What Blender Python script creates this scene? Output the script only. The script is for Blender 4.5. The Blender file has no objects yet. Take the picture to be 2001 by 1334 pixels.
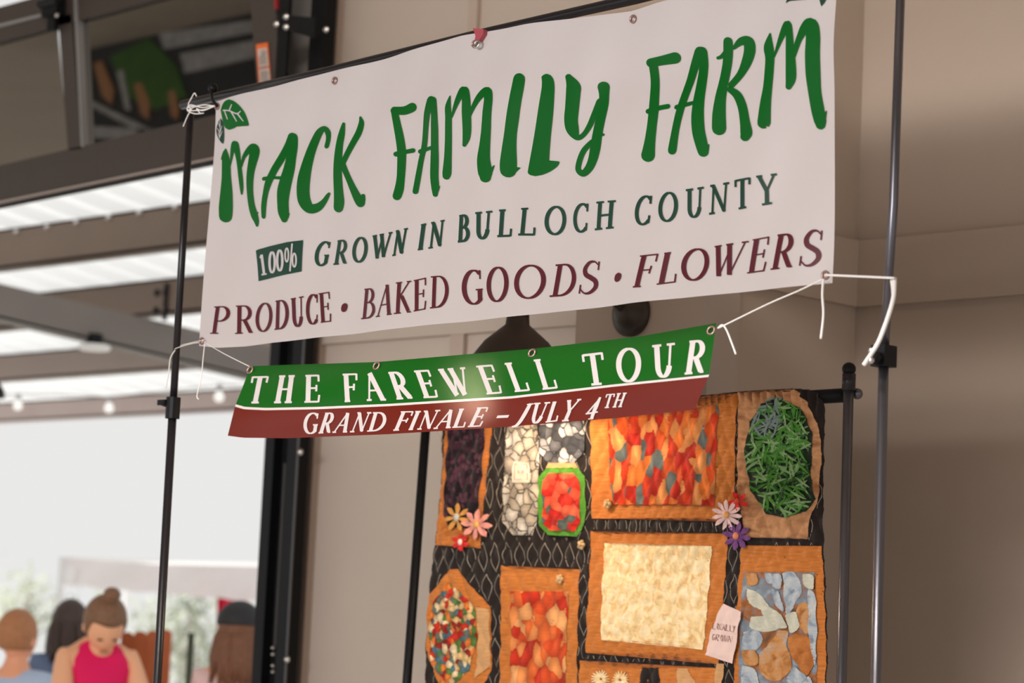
import bpy, bmesh, math, random
from mathutils import Vector, Matrix
from mathutils.geometry import tessellate_polygon
random.seed(7)
C = bpy.context.scene.collection
S = bpy.context.scene
# ------------------------------------------------------------------ camera
FPX = 5000.0
EYE = Vector((0, 0, 1.55))
PITCH = math.atan(594/FPX); ROLL = math.atan(0.046)
D0 = Vector((-math.sqrt(.5), math.sqrt(.5), 0)); R0 = Vector((math.sqrt(.5), math.sqrt(.5), 0)); Z0 = Vector((0, 0, 1))
FW = D0*math.cos(PITCH) + Z0*math.sin(PITCH)
U1 = Z0*math.cos(PITCH) - D0*math.sin(PITCH)
RX = R0*math.cos(ROLL) + U1*math.sin(ROLL)
UP = U1*math.cos(ROLL) - R0*math.sin(ROLL)
cd = bpy.data.cameras.new('camera'); cam = bpy.data.objects.new('camera', cd); C.objects.link(cam)
m = Matrix((RX, UP, -FW)).transposed().to_4x4(); m.translation = EYE
cam.matrix_world = m
cd.sensor_width = 36; cd.lens = FPX/2001*36; cd.clip_end = 500
cd.dof.use_dof = True; cd.dof.focus_distance = 5.75; cd.dof.aperture_fstop = 3.6
S.camera = cam
# ------------------------------------------------------------------ world, sun, area lights, exposure
S.view_settings.view_transform = 'Standard'; S.view_settings.look = 'None'
S.view_settings.exposure = 0; S.view_settings.gamma = 1; S.view_settings.use_curve_mapping = False
w = bpy.data.worlds.new('overcast sky'); S.world = w; w.use_nodes = True
w.node_tree.nodes['Background'].inputs[0].default_value = (1, .995, .985, 1)
w.node_tree.nodes['Background'].inputs[1].default_value = 0.82
def lamp(kind, name, loc, target, energy, color=(1,1,1), **kw):
    d = bpy.data.lights.new(name, kind); d.energy = energy; d.color = color
    for k, v in kw.items(): setattr(d, k, v)
    o = bpy.data.objects.new(name, d); C.objects.link(o); o.location = loc
    o.rotation_euler = (Vector(target)-Vector(loc)).to_track_quat('-Z', 'Y').to_euler()
    return o
lamp('SUN', 'sun', (-34, -6, 34), (-9, 8, 0), 4.5, (1, .97, .92), angle=.02)
lamp('AREA', 'hall_fill', (-3.0, -5.0, 3.5), (-4.0, 5.8, 2.0), 550, (1, .955, .94), shape='RECTANGLE', size=4.0, size_y=2.2)  # added soft fill for walls and banner, no lamp seen there
lamp('AREA', 'wall_band_fill', (-3.2, 1.0, 4.9), (-3.6, 5.6, 2.6), 150, (1, .94, .89), shape='RECTANGLE', size=2.6, size_y=.10)  # added unseen source that throws the light bands on the right wall
# ------------------------------------------------------------------ helpers
def ray(x, y): return (FW + RX*((x-1000.5)/FPX) - UP*((y-667)/FPX))
def hit(x, y, p0, n):
    d = ray(x, y); n = Vector(n); return EYE + d*((Vector(p0)-EYE).dot(n)/d.dot(n))
def PY(x, y, Y): return hit(x, y, (0, Y, 0), (0, 1, 0))
def PXp(x, y, X): return hit(x, y, (X, 0, 0), (1, 0, 0))
def PDp(x, y, dep): d = ray(x, y); return EYE + d*(dep/d.dot(D0))
def at_depth_Y(px, Y):
    return PY(px, 900, Y)
def lin(c): 
    return tuple(((v/255)/12.92 if v/255 <= .04045 else ((v/255+.055)/1.055)**2.4) for v in c) + (1,)
MATS = {}
def mat(name, rgb, rough=.6, metal=0, noise=0, nscale=20, bump=0, bscale=60, trans=0, spec=.5, coat=0):
    if name in MATS: return MATS[name]
    M = bpy.data.materials.new(name); M.use_nodes = True; nt = M.node_tree; b = nt.nodes['Principled BSDF']
    col = lin(rgb) if max(rgb) > 1 else tuple(rgb)+(1,)
    b.inputs['Base Color'].default_value = col; b.inputs['Roughness'].default_value = rough
    b.inputs['Metallic'].default_value = metal; b.inputs['Specular IOR Level'].default_value = spec
    b.inputs['Coat Weight'].default_value = coat
    tc = nt.nodes.new('ShaderNodeTexCoord')
    if noise:
        n = nt.nodes.new('ShaderNodeTexNoise'); n.inputs['Scale'].default_value = nscale; n.inputs['Detail'].default_value = 6
        nt.links.new(tc.outputs['Object'], n.inputs['Vector'])
        mx = nt.nodes.new('ShaderNodeMixRGB'); mx.blend_type = 'MIX'
        mx.inputs[1].default_value = tuple(c*(1-noise) for c in col[:3])+(1,); mx.inputs[2].default_value = tuple(min(1, c*(1+noise)) for c in col[:3])+(1,)
        nt.links.new(n.outputs['Fac'], mx.inputs[0]); nt.links.new(mx.outputs[0], b.inputs['Base Color'])
    if bump:
        n2 = nt.nodes.new('ShaderNodeTexNoise'); n2.inputs['Scale'].default_value = bscale; n2.inputs['Detail'].default_value = 5
        nt.links.new(tc.outputs['Object'], n2.inputs['Vector'])
        bp = nt.nodes.new('ShaderNodeBump'); bp.inputs['Strength'].default_value = bump; bp.inputs['Distance'].default_value = .01
        nt.links.new(n2.outputs['Fac'], bp.inputs['Height']); nt.links.new(bp.outputs[0], b.inputs['Normal'])
    if trans:
        out = nt.nodes['Material Output']; t = nt.nodes.new('ShaderNodeBsdfTranslucent'); t.inputs[0].default_value = col
        mix = nt.nodes.new('ShaderNodeMixShader'); mix.inputs[0].default_value = trans
        nt.links.new(b.outputs[0], mix.inputs[1]); nt.links.new(t.outputs[0], mix.inputs[2]); nt.links.new(mix.outputs[0], out.inputs[0])
    MATS[name] = M; return M
def tag(o, label=None, cat=None, group=None, kind=None):
    if label: o['label'] = label
    if cat: o['category'] = cat
    if group: o['group'] = group
    if kind: o['kind'] = kind
    return o
def empty(name, loc, label=None, cat=None, group=None, kind=None):
    o = bpy.data.objects.new(name, None); C.objects.link(o); o.location = loc; o.empty_display_size = .1
    return tag(o, label, cat, group, kind)
def worldloc(o):
    v = Vector((0, 0, 0))
    while o: v = v + o.location; o = o.parent
    return v
def mk(name, verts, faces, material, parent=None, smooth=False, mod=None):
    """mesh given in world coordinates; origin at its own centre"""
    verts = [Vector(v) for v in verts]
    lo = Vector((min(v.x for v in verts), min(v.y for v in verts), min(v.z for v in verts)))
    hi = Vector((max(v.x for v in verts), max(v.y for v in verts), max(v.z for v in verts)))
    c = (lo+hi)/2; c.z = lo.z
    me = bpy.data.meshes.new(name); me.from_pydata([v-c for v in verts], [], faces); me.materials.append(material)
    if smooth:
        for p in me.polygons: p.use_smooth = True
    me.update()
    o = bpy.data.objects.new(name, me); C.objects.link(o)
    if parent: o.parent = parent; o.location = c-worldloc(parent)
    else: o.location = c
    return o
class MB:
    def __init__(s): s.v = []; s.f = []
    def add(s, v, f):
        b = len(s.v); s.v += [Vector(p) for p in v]; s.f += [tuple(i+b for i in q) for q in f]; return s
    def box(s, lo, hi):
        x0, y0, z0 = lo; x1, y1, z1 = hi
        v = [(x0,y0,z0),(x1,y0,z0),(x1,y1,z0),(x0,y1,z0),(x0,y0,z1),(x1,y0,z1),(x1,y1,z1),(x0,y1,z1)]
        return s.add(v, [(0,3,2,1),(4,5,6,7),(0,1,5,4),(1,2,6,5),(2,3,7,6),(3,0,4,7)])
    def prism(s, poly, off):
        """poly: coplanar 3D points; off: thickness vector"""
        n = len(poly); off = Vector(off); p = [Vector(q) for q in poly]
        tris = tessellate_polygon([p])
        v = p + [q+off for q in p]; f = [tuple(t) for t in tris] + [tuple(i+n for i in reversed(t)) for t in tris]
        f += [(i, (i+1) % n, (i+1) % n+n, i+n) for i in range(n)]
        return s.add(v, f)
    def tube(s, pts, r, n=10, closed=False):
        pts = [Vector(p) for p in pts]; k = len(pts)
        rr = r if isinstance(r, (list, tuple)) else [r]*k
        prev = None; rings = []
        for i, p in enumerate(pts):
            t = (pts[min(i+1, k-1)]-pts[max(i-1, 0)])
            if closed: t = pts[(i+1) % k]-pts[(i-1) % k]
            t = t.normalized()
            a = t.cross(Vector((0, 0, 1))) if abs(t.z) < .9 else t.cross(Vector((1, 0, 0)))
            if prev is not None:
                a = prev-t*prev.dot(t)
            a.normalize(); b = t.cross(a); prev = a
            rings.append([p+(a*math.cos(2*math.pi*j/n)+b*math.sin(2*math.pi*j/n))*rr[i] for j in range(n)])
        v = [q for g in rings for q in g]; f = []
        for i in range(k if closed else k-1):
            i2 = (i+1) % k
            for j in range(n):
                f.append((i*n+j, i*n+(j+1) % n, i2*n+(j+1) % n, i2*n+j))
        if not closed:
            f.append(tuple(reversed(range(n)))); f.append(tuple((k-1)*n+j for j in range(n)))
        return s.add(v, f)
    def lathe(s, base, axis, prof, n=28):
        """prof: (radius, height along axis)"""
        axis = Vector(axis).normalized(); a = axis.orthogonal().normalized(); b = axis.cross(a); base = Vector(base)
        v = []; f = []
        for r, h in prof:
            for j in range(n):
                t = 2*math.pi*j/n; v.append(base+axis*h+(a*math.cos(t)+b*math.sin(t))*max(r, 1e-5))
        for i in range(len(prof)-1):
            for j in range(n): f.append((i*n+j, i*n+(j+1) % n, (i+1)*n+(j+1) % n, (i+1)*n+j))
        return s.add(v, f)
    def ball(s, c, r, n=16, sc=(1,1,1), rot=None):
        c = Vector(c); v = []; f = []; k = n//2
        for i in range(k+1):
            th = math.pi*i/k
            for j in range(n):
                ph = 2*math.pi*j/n
                q = Vector((math.sin(th)*math.cos(ph)*sc[0], math.sin(th)*math.sin(ph)*sc[1], math.cos(th)*sc[2]))*r
                if rot: q = rot @ q
                v.append(c+q)
        for i in range(k):
            for j in range(n): f.append((i*n+j, (i+1)*n+j, (i+1)*n+(j+1) % n, i*n+(j+1) % n))
        return s.add(v, f)
    def torus(s, c, axis, R, r, n=20, k=8):
        axis = Vector(axis).normalized(); a = axis.orthogonal().normalized(); b = axis.cross(a); c = Vector(c)
        return s.tube([c+(a*math.cos(2*math.pi*i/n)+b*math.sin(2*math.pi*i/n))*R for i in range(n)], r, k, True)
    def build(s, name, material, parent=None, smooth=False): return mk(name, s.v, s.f, material, parent, smooth)
class Words(MB):
    """collects print and builds one object per word"""
    def __init__(s, name, material, parent): super().__init__(); s.a = (name, material, parent)
    def brk(s):
        if s.v: s.build(*s.a)
        s.v = []; s.f = []
def poly_at(x, pl):
    if x <= pl[0][0]: 
        a, b = pl[0], pl[1]
    elif x >= pl[-1][0]: a, b = pl[-2], pl[-1]
    else:
        for a, b in zip(pl, pl[1:]):
            if a[0] <= x <= b[0]: break
    if b[0] == a[0]: return a[1]
    return a[1]+(b[1]-a[1])*(x-a[0])/(b[0]-a[0])
def catmull(pts, n=6):
    """smooth a list of tuples"""
    out = []; k = len(pts)
    for i in range(k-1):
        p0 = pts[max(i-1, 0)]; p1 = pts[i]; p2 = pts[i+1]; p3 = pts[min(i+2, k-1)]
        for j in range(n):
            t = j/n
            out.append(tuple(.5*((2*b)+(-a+c)*t+(2*a-5*b+4*c-d)*t*t+(-a+3*b-3*c+d)*t**3) for a, b, c, d in zip(p0, p1, p2, p3)))
    out.append(tuple(pts[-1])); return out
# ------------------------------------------------------------------ materials
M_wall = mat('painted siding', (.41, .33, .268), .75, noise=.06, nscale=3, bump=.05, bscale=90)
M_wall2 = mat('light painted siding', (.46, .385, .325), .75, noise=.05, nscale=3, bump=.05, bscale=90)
M_trim = mat('darker door trim', (.42, .33, .27), .7, noise=.05, nscale=4)
M_black = mat('black powder coat', (.006, .006, .007), .45, spec=.18)
M_pole = mat('black enamel tube', (.014, .012, .014), .3, spec=.35)
M_polegrey = mat('gunmetal tube', (.13, .125, .14), .3, metal=.8)
M_bronze = mat('bronze aluminium', (.064, .048, .04), .5, metal=.2, noise=.1, nscale=6)
M_steel = mat('zinc bolt', (.62, .6, .58), .3, metal=1)
M_seal = mat('rubber seal', (.01, .01, .01), .8)
M_concrete = mat('pale concrete', (.55, .53, .5), .8, noise=.1, nscale=2)
M_ceil = mat('ceiling boards', (.42, .35, .28), .8, noise=.1, nscale=2)
M_beam = mat('brown painted steel', (.17, .118, .085), .6, noise=.08, nscale=3)
M_beam2 = mat('grey painted steel', (.19, .165, .15), .6, noise=.08, nscale=3)
M_galv = mat('galvanised steel', (.4, .4, .4), .4, metal=.6, noise=.1)
M_string = mat('white cotton string', (.8, .77, .74), .9)
# ------------------------------------------------------------------ the setting
YW = 5.78
def struct(name, mb, material, parent=None):
    o = mb.build(name, material, parent)
    if not parent: o['kind'] = 'structure'
    return o
XJ = PY(627, 860, YW).x          # right-hand edge of the door trim
XJ2 = PY(600, 860, YW).x
XP0, XP1, YP = PY(1125, 640, 5.17).x, PY(1376, 640, 5.17).x, 5.17
struct('floor', MB().box((-20, -8, -.1), (7, 5.95, 0)), M_concrete)
struct('ground', MB().box((-60, 5.95, -.12), (7, 70, -.02)), mat('pale bounce concrete', (.75, .73, .7), .85, noise=.06, nscale=1))  # colour raised so the ground bounces light onto porch and people
struct('ceiling', MB().box((-20, -8, 5.3), (7, 5.95, 5.4)), M_ceil)
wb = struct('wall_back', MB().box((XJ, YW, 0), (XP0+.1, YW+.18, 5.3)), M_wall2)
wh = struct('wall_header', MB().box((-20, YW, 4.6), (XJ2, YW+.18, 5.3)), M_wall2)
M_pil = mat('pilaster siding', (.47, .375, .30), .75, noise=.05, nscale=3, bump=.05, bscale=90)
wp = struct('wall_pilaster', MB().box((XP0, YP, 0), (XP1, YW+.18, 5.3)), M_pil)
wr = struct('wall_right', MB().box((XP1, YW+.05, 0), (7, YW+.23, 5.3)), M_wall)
# boards and battens nailed on the walls: each one a piece of its wall
Z1, Z2 = 2.555, 2.745
MB().box((XJ, YW-.022, Z1), (XP0, YW, Z2)).build('band_board', M_wall2, wb)
for px in (900, 0):
    if px: 
        xb = PY(px, 665, YW).x
        MB().box((xb-.033, YW-.018, 0), (xb+.033, YW, Z1)).build('batten', M_trim, wb)
        MB().box((xb-.022, YW-.018, Z2), (xb+.022, YW, 5.3)).build('batten', M_trim, wb)
MB().box((XP0, YP-.022, Z1), (XP1+.02, YP, Z2)).build('band_board', M_pil, wp)
MB().box((XP1, YP-.022, Z1), (XP1+.022, YW+.03, Z2)).build('band_board', M_pil, wp)
MB().box((XP1, YP, 0), (XP1+.016, PXp(1433, 700, XP1).y, Z1)).build('corner_board', M_wall2, wp)
MB().box((XP1, YP, Z2), (XP1+.016, PXp(1433, 700, XP1).y, 5.3)).build('corner_board', M_wall2, wp)
MB().box((XP1+.022, YW+.026, Z1), (7, YW+.05, Z2)).build('band_board', M_wall, wr)
for k in range(1, 9):
    MB().box((XP1+k*1.22, YW+.036, 0), (XP1+k*1.22+.05, YW+.05, Z1)).build('batten', M_wall, wr)
struct('trim_1', MB().box((XJ2-.02, YW-.03, 0), (XJ, YW+.2, 4.7)), M_trim)
# unseen bars added above the view to block light and shape wall shadow bands
struct('light_blocker', MB().box((-7.5, 2.95, 3.88), (2, 3.07, 4.12)), M_beam)
struct('light_blocker', MB().box((-7.5, 2.95, 3.15), (2, 3.07, 3.77)), M_beam)
# --- porch outside
def line3(a, b, Y, dep=0): return PY(a[0], a[1], Y), PY(b[0], b[1], Y)
SL = .155
YA, YB_, YD, YE = 7.35, 8.3, 9.3, 10.2
zA = PY(0, 449, YA).z
def deckz(Y): return zA + .02 - SL*(Y-YA)
M_deck = mat('white roof sheet', (.85, .87, .88), .45, trans=.45, spec=.3)
def deck():
    mb = MB(); xs = []
    x = -18.0
    while x < -3.5:
        xs += [(x, 0), (x+.20, 0), (x+.225, .035), (x+.275, .035)]; x += .30
    v = []; f = []; ys = [YW+.2, YE+.5]
    for Y in ys:
        for xx, h in xs: v.append((xx, Y, deckz(Y)+h))
    n = len(xs); f = [(i, i+1, n+i+1, n+i) for i in range(n-1)]
    mb.add(v, f); return mb
dk = deck().build('porch_roof', M_deck); dk['kind'] = 'structure'
def cbeam(name, Y, ztop, h, material, wd=.10):
    mb = MB(); mb.box((-18, Y, ztop-h), (-3.6, Y+.012, ztop)); mb.box((-18, Y, ztop-h), (-3.6, Y+wd, ztop-h+.012)); mb.box((-18, Y, ztop-.012), (-3.6, Y+wd, ztop))
    return struct(name, mb, material)
pa = cbeam('porch_purlin', YA, zA, zA-PY(0, 524, YA).z, M_beam)
for px in (35, 95, 152, 215, 275, 345):
    p = PY(px, poly_at(px, [(0, 449), (400, 387)])+2, YA)
    MB().lathe((p.x, YA, p.z-.02), (0, -1, 0), [(0, .02), (.012, .018), (.014, 0)], 10).build('bolt', M_steel, pa, True)
pb = cbeam('porch_purlin', YB_, deckz(YB_)-.01, .19, M_beam)
for px, py in ((308, 572), (325, 571), (306, 606), (326, 606)):
    p = PY(px, py, YB_)
    MB().lathe((p.x, YB_, p.z), (0, -1, 0), [(0, .02), (.016, .016), (.02, 0)], 10).build('bolt', M_black, pb, True)
p = PY(326, 590, YB_); MB().box((p.x-.012, YB_-.015, p.z-.1), (p.x+.012, YB_, p.z+.1)).build('splice_plate', M_black, pb)
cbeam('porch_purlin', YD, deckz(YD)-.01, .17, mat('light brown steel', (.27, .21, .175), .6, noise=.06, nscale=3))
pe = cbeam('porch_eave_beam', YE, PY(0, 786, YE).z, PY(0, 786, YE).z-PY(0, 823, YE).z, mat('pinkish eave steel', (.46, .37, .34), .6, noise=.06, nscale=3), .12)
# rafter running out under the purlins
def rafter():
    X = None
    for X in (0,):
        pass
    p = hit(0, 588, (0, 0, zA), (0, 0, 1))
    # choose the X plane so that the rafter's face meets pixel (0,588) at about Y 7.6
    Xr = PY(0, 588, 7.3).x
    a0, a1 = PXp(0, 554, Xr), PXp(394, 647, Xr)
    b0, b1 = PXp(0, 621, Xr), PXp(337, 700, Xr)
    def ext(a, b, Y): t = (Y-a.y)/(b.y-a.y); return a+(b-a)*t
    y0, y1 = YW+.2, YE+.1
    P = [ext(a0, a1, y0), ext(a0, a1, y1), ext(b0, b1, y1), ext(b0, b1, y0)]
    mb = MB().prism(P, (-.012, 0, 0))
    lo0, lo1 = P[3], P[2]
    mb.prism([lo0, lo1, lo1+Vector((-.14, 0, 0)), lo0+Vector((-.14, 0, 0))], (0, 0, .012))
    return struct('porch_rafter', mb, M_beam2), Xr, ext, (b0, b1)
rf, Xr, ext_, bl_ = rafter()
# disc light under the rafter
L = PDp(184, 684, (PXp(184, 668, Xr)-EYE).dot(D0))
dl = empty('disc_light', (L.x, L.y, L.z), 'round white ceiling disc light hanging under the grey porch rafter', 'light')
MB().lathe((L.x, L.y, L.z), (0, 0, 1), [(0, 0), (.075, 0), (.085, .008), (.085, .022), (.07, .03), (0, .03)], 24).build('diffuser', mat('white lamp plastic', (.85, .85, .83), .4), dl, True)
MB().lathe((L.x, L.y, L.z+.03), (0, 0, 1), [(0, 0), (.045, 0), (.04, .055), (0, .055)], 20).build('mount', M_black, dl, True)
# string lights along the eave
M_glass = mat('bulb glass', (.93, .92, .88), .15)
M_glass.node_tree.nodes['Principled BSDF'].inputs['Emission Color'].default_value = (1, .97, .92, 1); M_glass.node_tree.nodes['Principled BSDF'].inputs['Emission Strength'].default_value = .45
for px, py in ((35, 790), (213, 795), (428, 773)):
    p = PY(px, py, YE-.25)
    side = {35: 'leftmost of the three hanging porch bulbs, near the dark lamp shade', 213: 'middle of the three hanging porch bulbs, left of the banner pole', 428: 'porch bulb hanging between banner pole and green banner'}[px]
    b = empty('light_bulb', (p.x, p.y, p.z), side, 'light bulb', 'string light bulbs under the eave')
    MB().lathe(p-Vector((0, 0, .04)), (0, 0, 1), [(0, 0), (.018, .004), (.03, .02), (.031, .035), (.022, .055), (.013, .07), (0, .072)], 16).build('glass', M_glass, b, True)
    MB().lathe(p+Vector((0, 0, .03)), (0, 0, 1), [(0, 0), (.016, 0), (.018, .02), (.013, .045), (0, .046)], 12).build('socket', M_galv, b, True)
mb = MB(); pts = []
for i in range(61):
    t = i/60; px = -150+t*900
    p = PY(px, poly_at(px, [(-150, 775), (35, 770), (213, 775), (428, 753), (750, 745)]), YE-.25); pts.append(p+Vector((0, 0, .0)))
tag(mb.tube(pts, .004, 6).build('light_string_cable', mat('pale cable', (.3, .27, .25), .7)), 'thin cable of the string lights running along the porch eave', 'cable')
# pendant shade at the left edge
p = PY(-32, 775, 7.0)
ps = empty('barn_lamp', p, 'dark metal barn lamp shade cut by the left edge', 'lamp')
MB().lathe(p, (0, 0, 1), [(.098, 0), (.105, .0), (.1, .03), (.06, .10), (.03, .15), (.028, .2), (0, .2), (0, .19), (.025, .14), (.055, .09), (.094, .03), (.098, 0)], 28).build('shade', M_black, ps, True)
MB().tube([p+Vector((0, 0, .2)), p+Vector((0, 0, .7))], .008).build('stem', M_black, ps)
# ------------------------------------------------------------------ sectional garage door (glass panes in bronze frames)
YG = 5.62
door = empty('door_1', PY(250, 330, YG), kind='structure')
def slab(pts, Y, th, name, material, parent): 
    return MB().prism([PY(x, y, Y) for x, y in pts], (0, th, 0)).build(name, material, parent)
slab([(-60, 337), (490, 208), (540, 198), (547, 285), (413, 314), (-60, 411)], YG, .045, 'bottom_rail', M_bronze, door)
slab([(-60, 408), (547, 283), (547, 292), (-60, 416)], YG+.005, .03, 'bottom_seal', M_seal, door)
slab([(-60, 405.5), (547, 280.5), (547, 283.5), (-60, 409)], YG-.012, .02, 'edge_strip', mat('pinkish aluminium strip', (.5, .42, .38), .4, metal=.3), door)
slab([(108, -40), (134, -40), (159, 290), (133, 294)], YG, .045, 'stile', M_bronze, door)
slab([(143, -20), (148, -20), (162, 286), (158, 287)], YG-.008, .03, 'glazing_bead', mat('grey bead', (.3, .29, .29), .4, metal=.4), door)
slab([(484, -60), (536, -60), (547, 198), (506, 206)], YG, .045, 'stile', M_bronze, door)
slab([(-60, 66), (108, 22), (136, 14), (500, -85), (500, -125), (-60, 30)], YG-.001, .047, 'rail', M_bronze, door)
slab([(-60, 98), (108, 52), (136, 45), (300, 0), (500, -55), (500, -100), (-60, 62)], YG+.0, .045, 'rail', M_bronze, door)
slab([(-60, 62), (100, 22), (100, 27), (-60, 68)], YG-.01, .02, 'edge_strip', M_galv, door)  # added pale strip stands in for a reflected line on the rail
M_pane = bpy.data.materials.new('tinted reflecting glass'); M_pane.use_nodes = True
nt = M_pane.node_tree; nt.nodes.remove(nt.nodes['Principled BSDF'])
gl = nt.nodes.new('ShaderNodeBsdfGlossy'); gl.inputs['Roughness'].default_value = .02; gl.inputs[0].default_value = (.62, .6, .57, 1)
tr = nt.nodes.new('ShaderNodeBsdfTransparent'); tr.inputs[0].default_value = (.10, .10, .10, 1)
mx = nt.nodes.new('ShaderNodeMixShader'); mx.inputs[0].default_value = .55
nt.links.new(tr.outputs[0], mx.inputs[1]); nt.links.new(gl.outputs[0], mx.inputs[2]); nt.links.new(mx.outputs[0], nt.nodes['Material Output'].inputs[0])
for q in ([(-60, 98), (110, 50), (135, 295), (-60, 339)], [(134, 44), (500, -57), (510, 206), (158, 291)]):
    slab(q, YG+.02, .006, 'pane', M_pane, door)
hb = MB(); p = PY(108, 18, YG-.02)
hb.box((p.x-.05, p.y-.03, p.z-.03), (p.x+.05, p.y+.01, p.z+.045)); hb.tube([p+Vector((-.06, -.03, .02)), p+Vector((.06, -.03, .02))], .018, 10)
hb.box((p.x-.02, p.y-.02, p.z-.09), (p.x+.03, p.y, p.z))
hb.build('hinge', M_black, door)
p = PY(112, 30, YG-.05); MB().ball(p, .01, 10).build('bolt', M_steel, door, True)
# warning label on the stile
lb = slab([(500, 87), (523, 83), (529, 160), (506, 166)], YG-.004, .002, 'warning_label', mat('orange label', (235, 110, 45), .5), door)
MBl = MB(); MBl.prism([PY(x, y, YG-.006) for x, y in [(503, 96), (521, 93), (525, 128), (506, 132)]], (0, .001, 0))
MBl.prism([PY(x, y, YG-.006) for x, y in [(506, 136), (525, 132), (528, 157), (508, 162)]], (0, .001, 0)); MBl.build('label_text_field', mat('label white', (205, 190, 180), .6), lb)
mbt = MB()
for k in range(9):
    yy = 100+k*3.6+ (4 if k > 7 else 0); x0 = 504.5+k*.25
    mbt.prism([PY(x, y, YG-.0075) for x, y in [(x0+(5 if k < 3 else 0), yy), (x0+14+(k*5 % 3), yy-2.5), (x0+14+(k*5 % 3), yy-1.3), (x0+(5 if k < 3 else 0), yy+1.2)]], (0, .0005, 0))
for k in range(6):
    yy = 140+k*3.6; x0 = 508+k*.25
    mbt.prism([PY(x, y, YG-.0075) for x, y in [(x0, yy), (x0+14+(k*5 % 3), yy-2.5), (x0+14+(k*5 % 3), yy-1.3), (x0, yy+1.2)]], (0, .0005, 0))
mbt.build('printed_text', mat('label grey ink', (90, 85, 85), .7), lb)
# tracks and jamb
trk = empty('door_track', PY(550, 1300, 5.56), 'black steel garage door track and angle beside the opening', 'door track')
def vslab(xa, xb, ya, yb, Y, th, name, material, parent=trk, yr=1000):
    XA, XB = PY(xa, yr, Y).x, PY(xb, yr, Y).x
    za, zb = PY((xa+xb)/2, ya, Y).z, max(PY((xa+xb)/2, yb, Y).z, .0)
    return MB().box((XA, Y, min(za, zb)), (XB, Y+th, max(za, zb))).build(name, material, parent)
M_gboard = mat('grey side board', (.2, .185, .17), .7, noise=.08, nscale=5)
vslab(511, 593, 400, 2600, 5.72, .008, 'jamb_plate', M_black)
vslab(567, 614, -400, 400, 5.735, .008, 'side_board', M_gboard, yr=50)
vslab(510, 528, 200, 2600, 5.66, .04, 'track_flange', M_black)
vslab(543, 563, -400, 430, 5.575, .012, 'track_flange', M_black, yr=50)
vslab(555, 575, 200, 2600, 5.66, .05, 'track_channel', M_black)
vslab(606, 634, -400, 430, 5.66, .05, 'track_channel', M_black, yr=50)
M_edgehi = mat('black edge highlight', (.07, .07, .075), .35)  # thin highlights along the track, put into a lighter black
vslab(573.5, 576, 200, 2600, 5.655, .006, 'track_lip', M_edgehi)
vslab(545, 549, 905, 1265, 5.71, .008, 'cable_slot', M_edgehi); vslab(550, 552.5, 905, 1265, 5.708, .008, 'cable_slot', mat('slot highlight grey', (.16, .155, .15), .4, metal=.5))  # highlights of the slot drawn as lighter strips
slab([(539, 28), (615, 34), (613, 74), (562, 60)], 5.545, .01, 'track_bracket', M_black, trk)
def bolt(px, py, Y, r=.010, parent=trk, material=M_steel):
    p = PY(px, py, Y); MB().lathe(p, (0, -1, 0), [(r*1.2, 0), (r*1.2, .003), (r, .004), (r*.8, .01), (0, .012)], 10).build('bolt', material, parent, True)
for x, y in ((560, 33), (560, 53), (541, 47)): bolt(x, y, 5.545)
for x, y in ((638, 58), (588, 883), (562, 1288)): bolt(x, y, 5.655)
for x, y in ((541, 866), (541, 878), (541, 890), (519, 1275), (519, 1288), (519, 1300), (535, 1265), (535, 1278), (535, 1300), (535, 1312)): bolt(x, y, 5.70, .006)
slab([(535, -30), (540, -30), (541, 17), (536, 18)], YG-.02, .01, 'red_edge_tape', mat('red tape', (150, 25, 30), .5), door)
# hanging printed market sign inside the hall (seen mirrored in the panes)
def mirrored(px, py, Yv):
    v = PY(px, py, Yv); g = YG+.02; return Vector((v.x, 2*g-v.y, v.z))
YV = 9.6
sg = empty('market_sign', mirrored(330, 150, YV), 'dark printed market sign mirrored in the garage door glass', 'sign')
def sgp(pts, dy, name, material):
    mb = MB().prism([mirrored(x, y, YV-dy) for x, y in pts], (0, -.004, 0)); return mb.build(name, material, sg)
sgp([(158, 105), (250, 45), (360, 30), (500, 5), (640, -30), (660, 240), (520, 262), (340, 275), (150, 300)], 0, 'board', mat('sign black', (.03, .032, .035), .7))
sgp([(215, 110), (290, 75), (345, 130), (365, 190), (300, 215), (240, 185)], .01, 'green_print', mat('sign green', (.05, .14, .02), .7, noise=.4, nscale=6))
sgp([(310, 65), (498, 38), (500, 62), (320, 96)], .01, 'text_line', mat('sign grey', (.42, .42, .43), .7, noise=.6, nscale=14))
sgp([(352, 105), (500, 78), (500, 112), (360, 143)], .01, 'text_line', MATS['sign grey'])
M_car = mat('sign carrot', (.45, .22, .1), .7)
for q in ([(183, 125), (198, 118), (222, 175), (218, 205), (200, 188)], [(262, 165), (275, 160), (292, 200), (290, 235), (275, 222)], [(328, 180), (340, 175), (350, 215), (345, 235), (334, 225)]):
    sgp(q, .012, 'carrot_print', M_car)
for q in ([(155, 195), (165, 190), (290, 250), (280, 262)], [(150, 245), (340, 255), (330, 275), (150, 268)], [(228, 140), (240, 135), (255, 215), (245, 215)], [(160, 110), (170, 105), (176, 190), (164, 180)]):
    sgp(q, .012, 'stalk_print', MATS['sign grey'])
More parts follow.
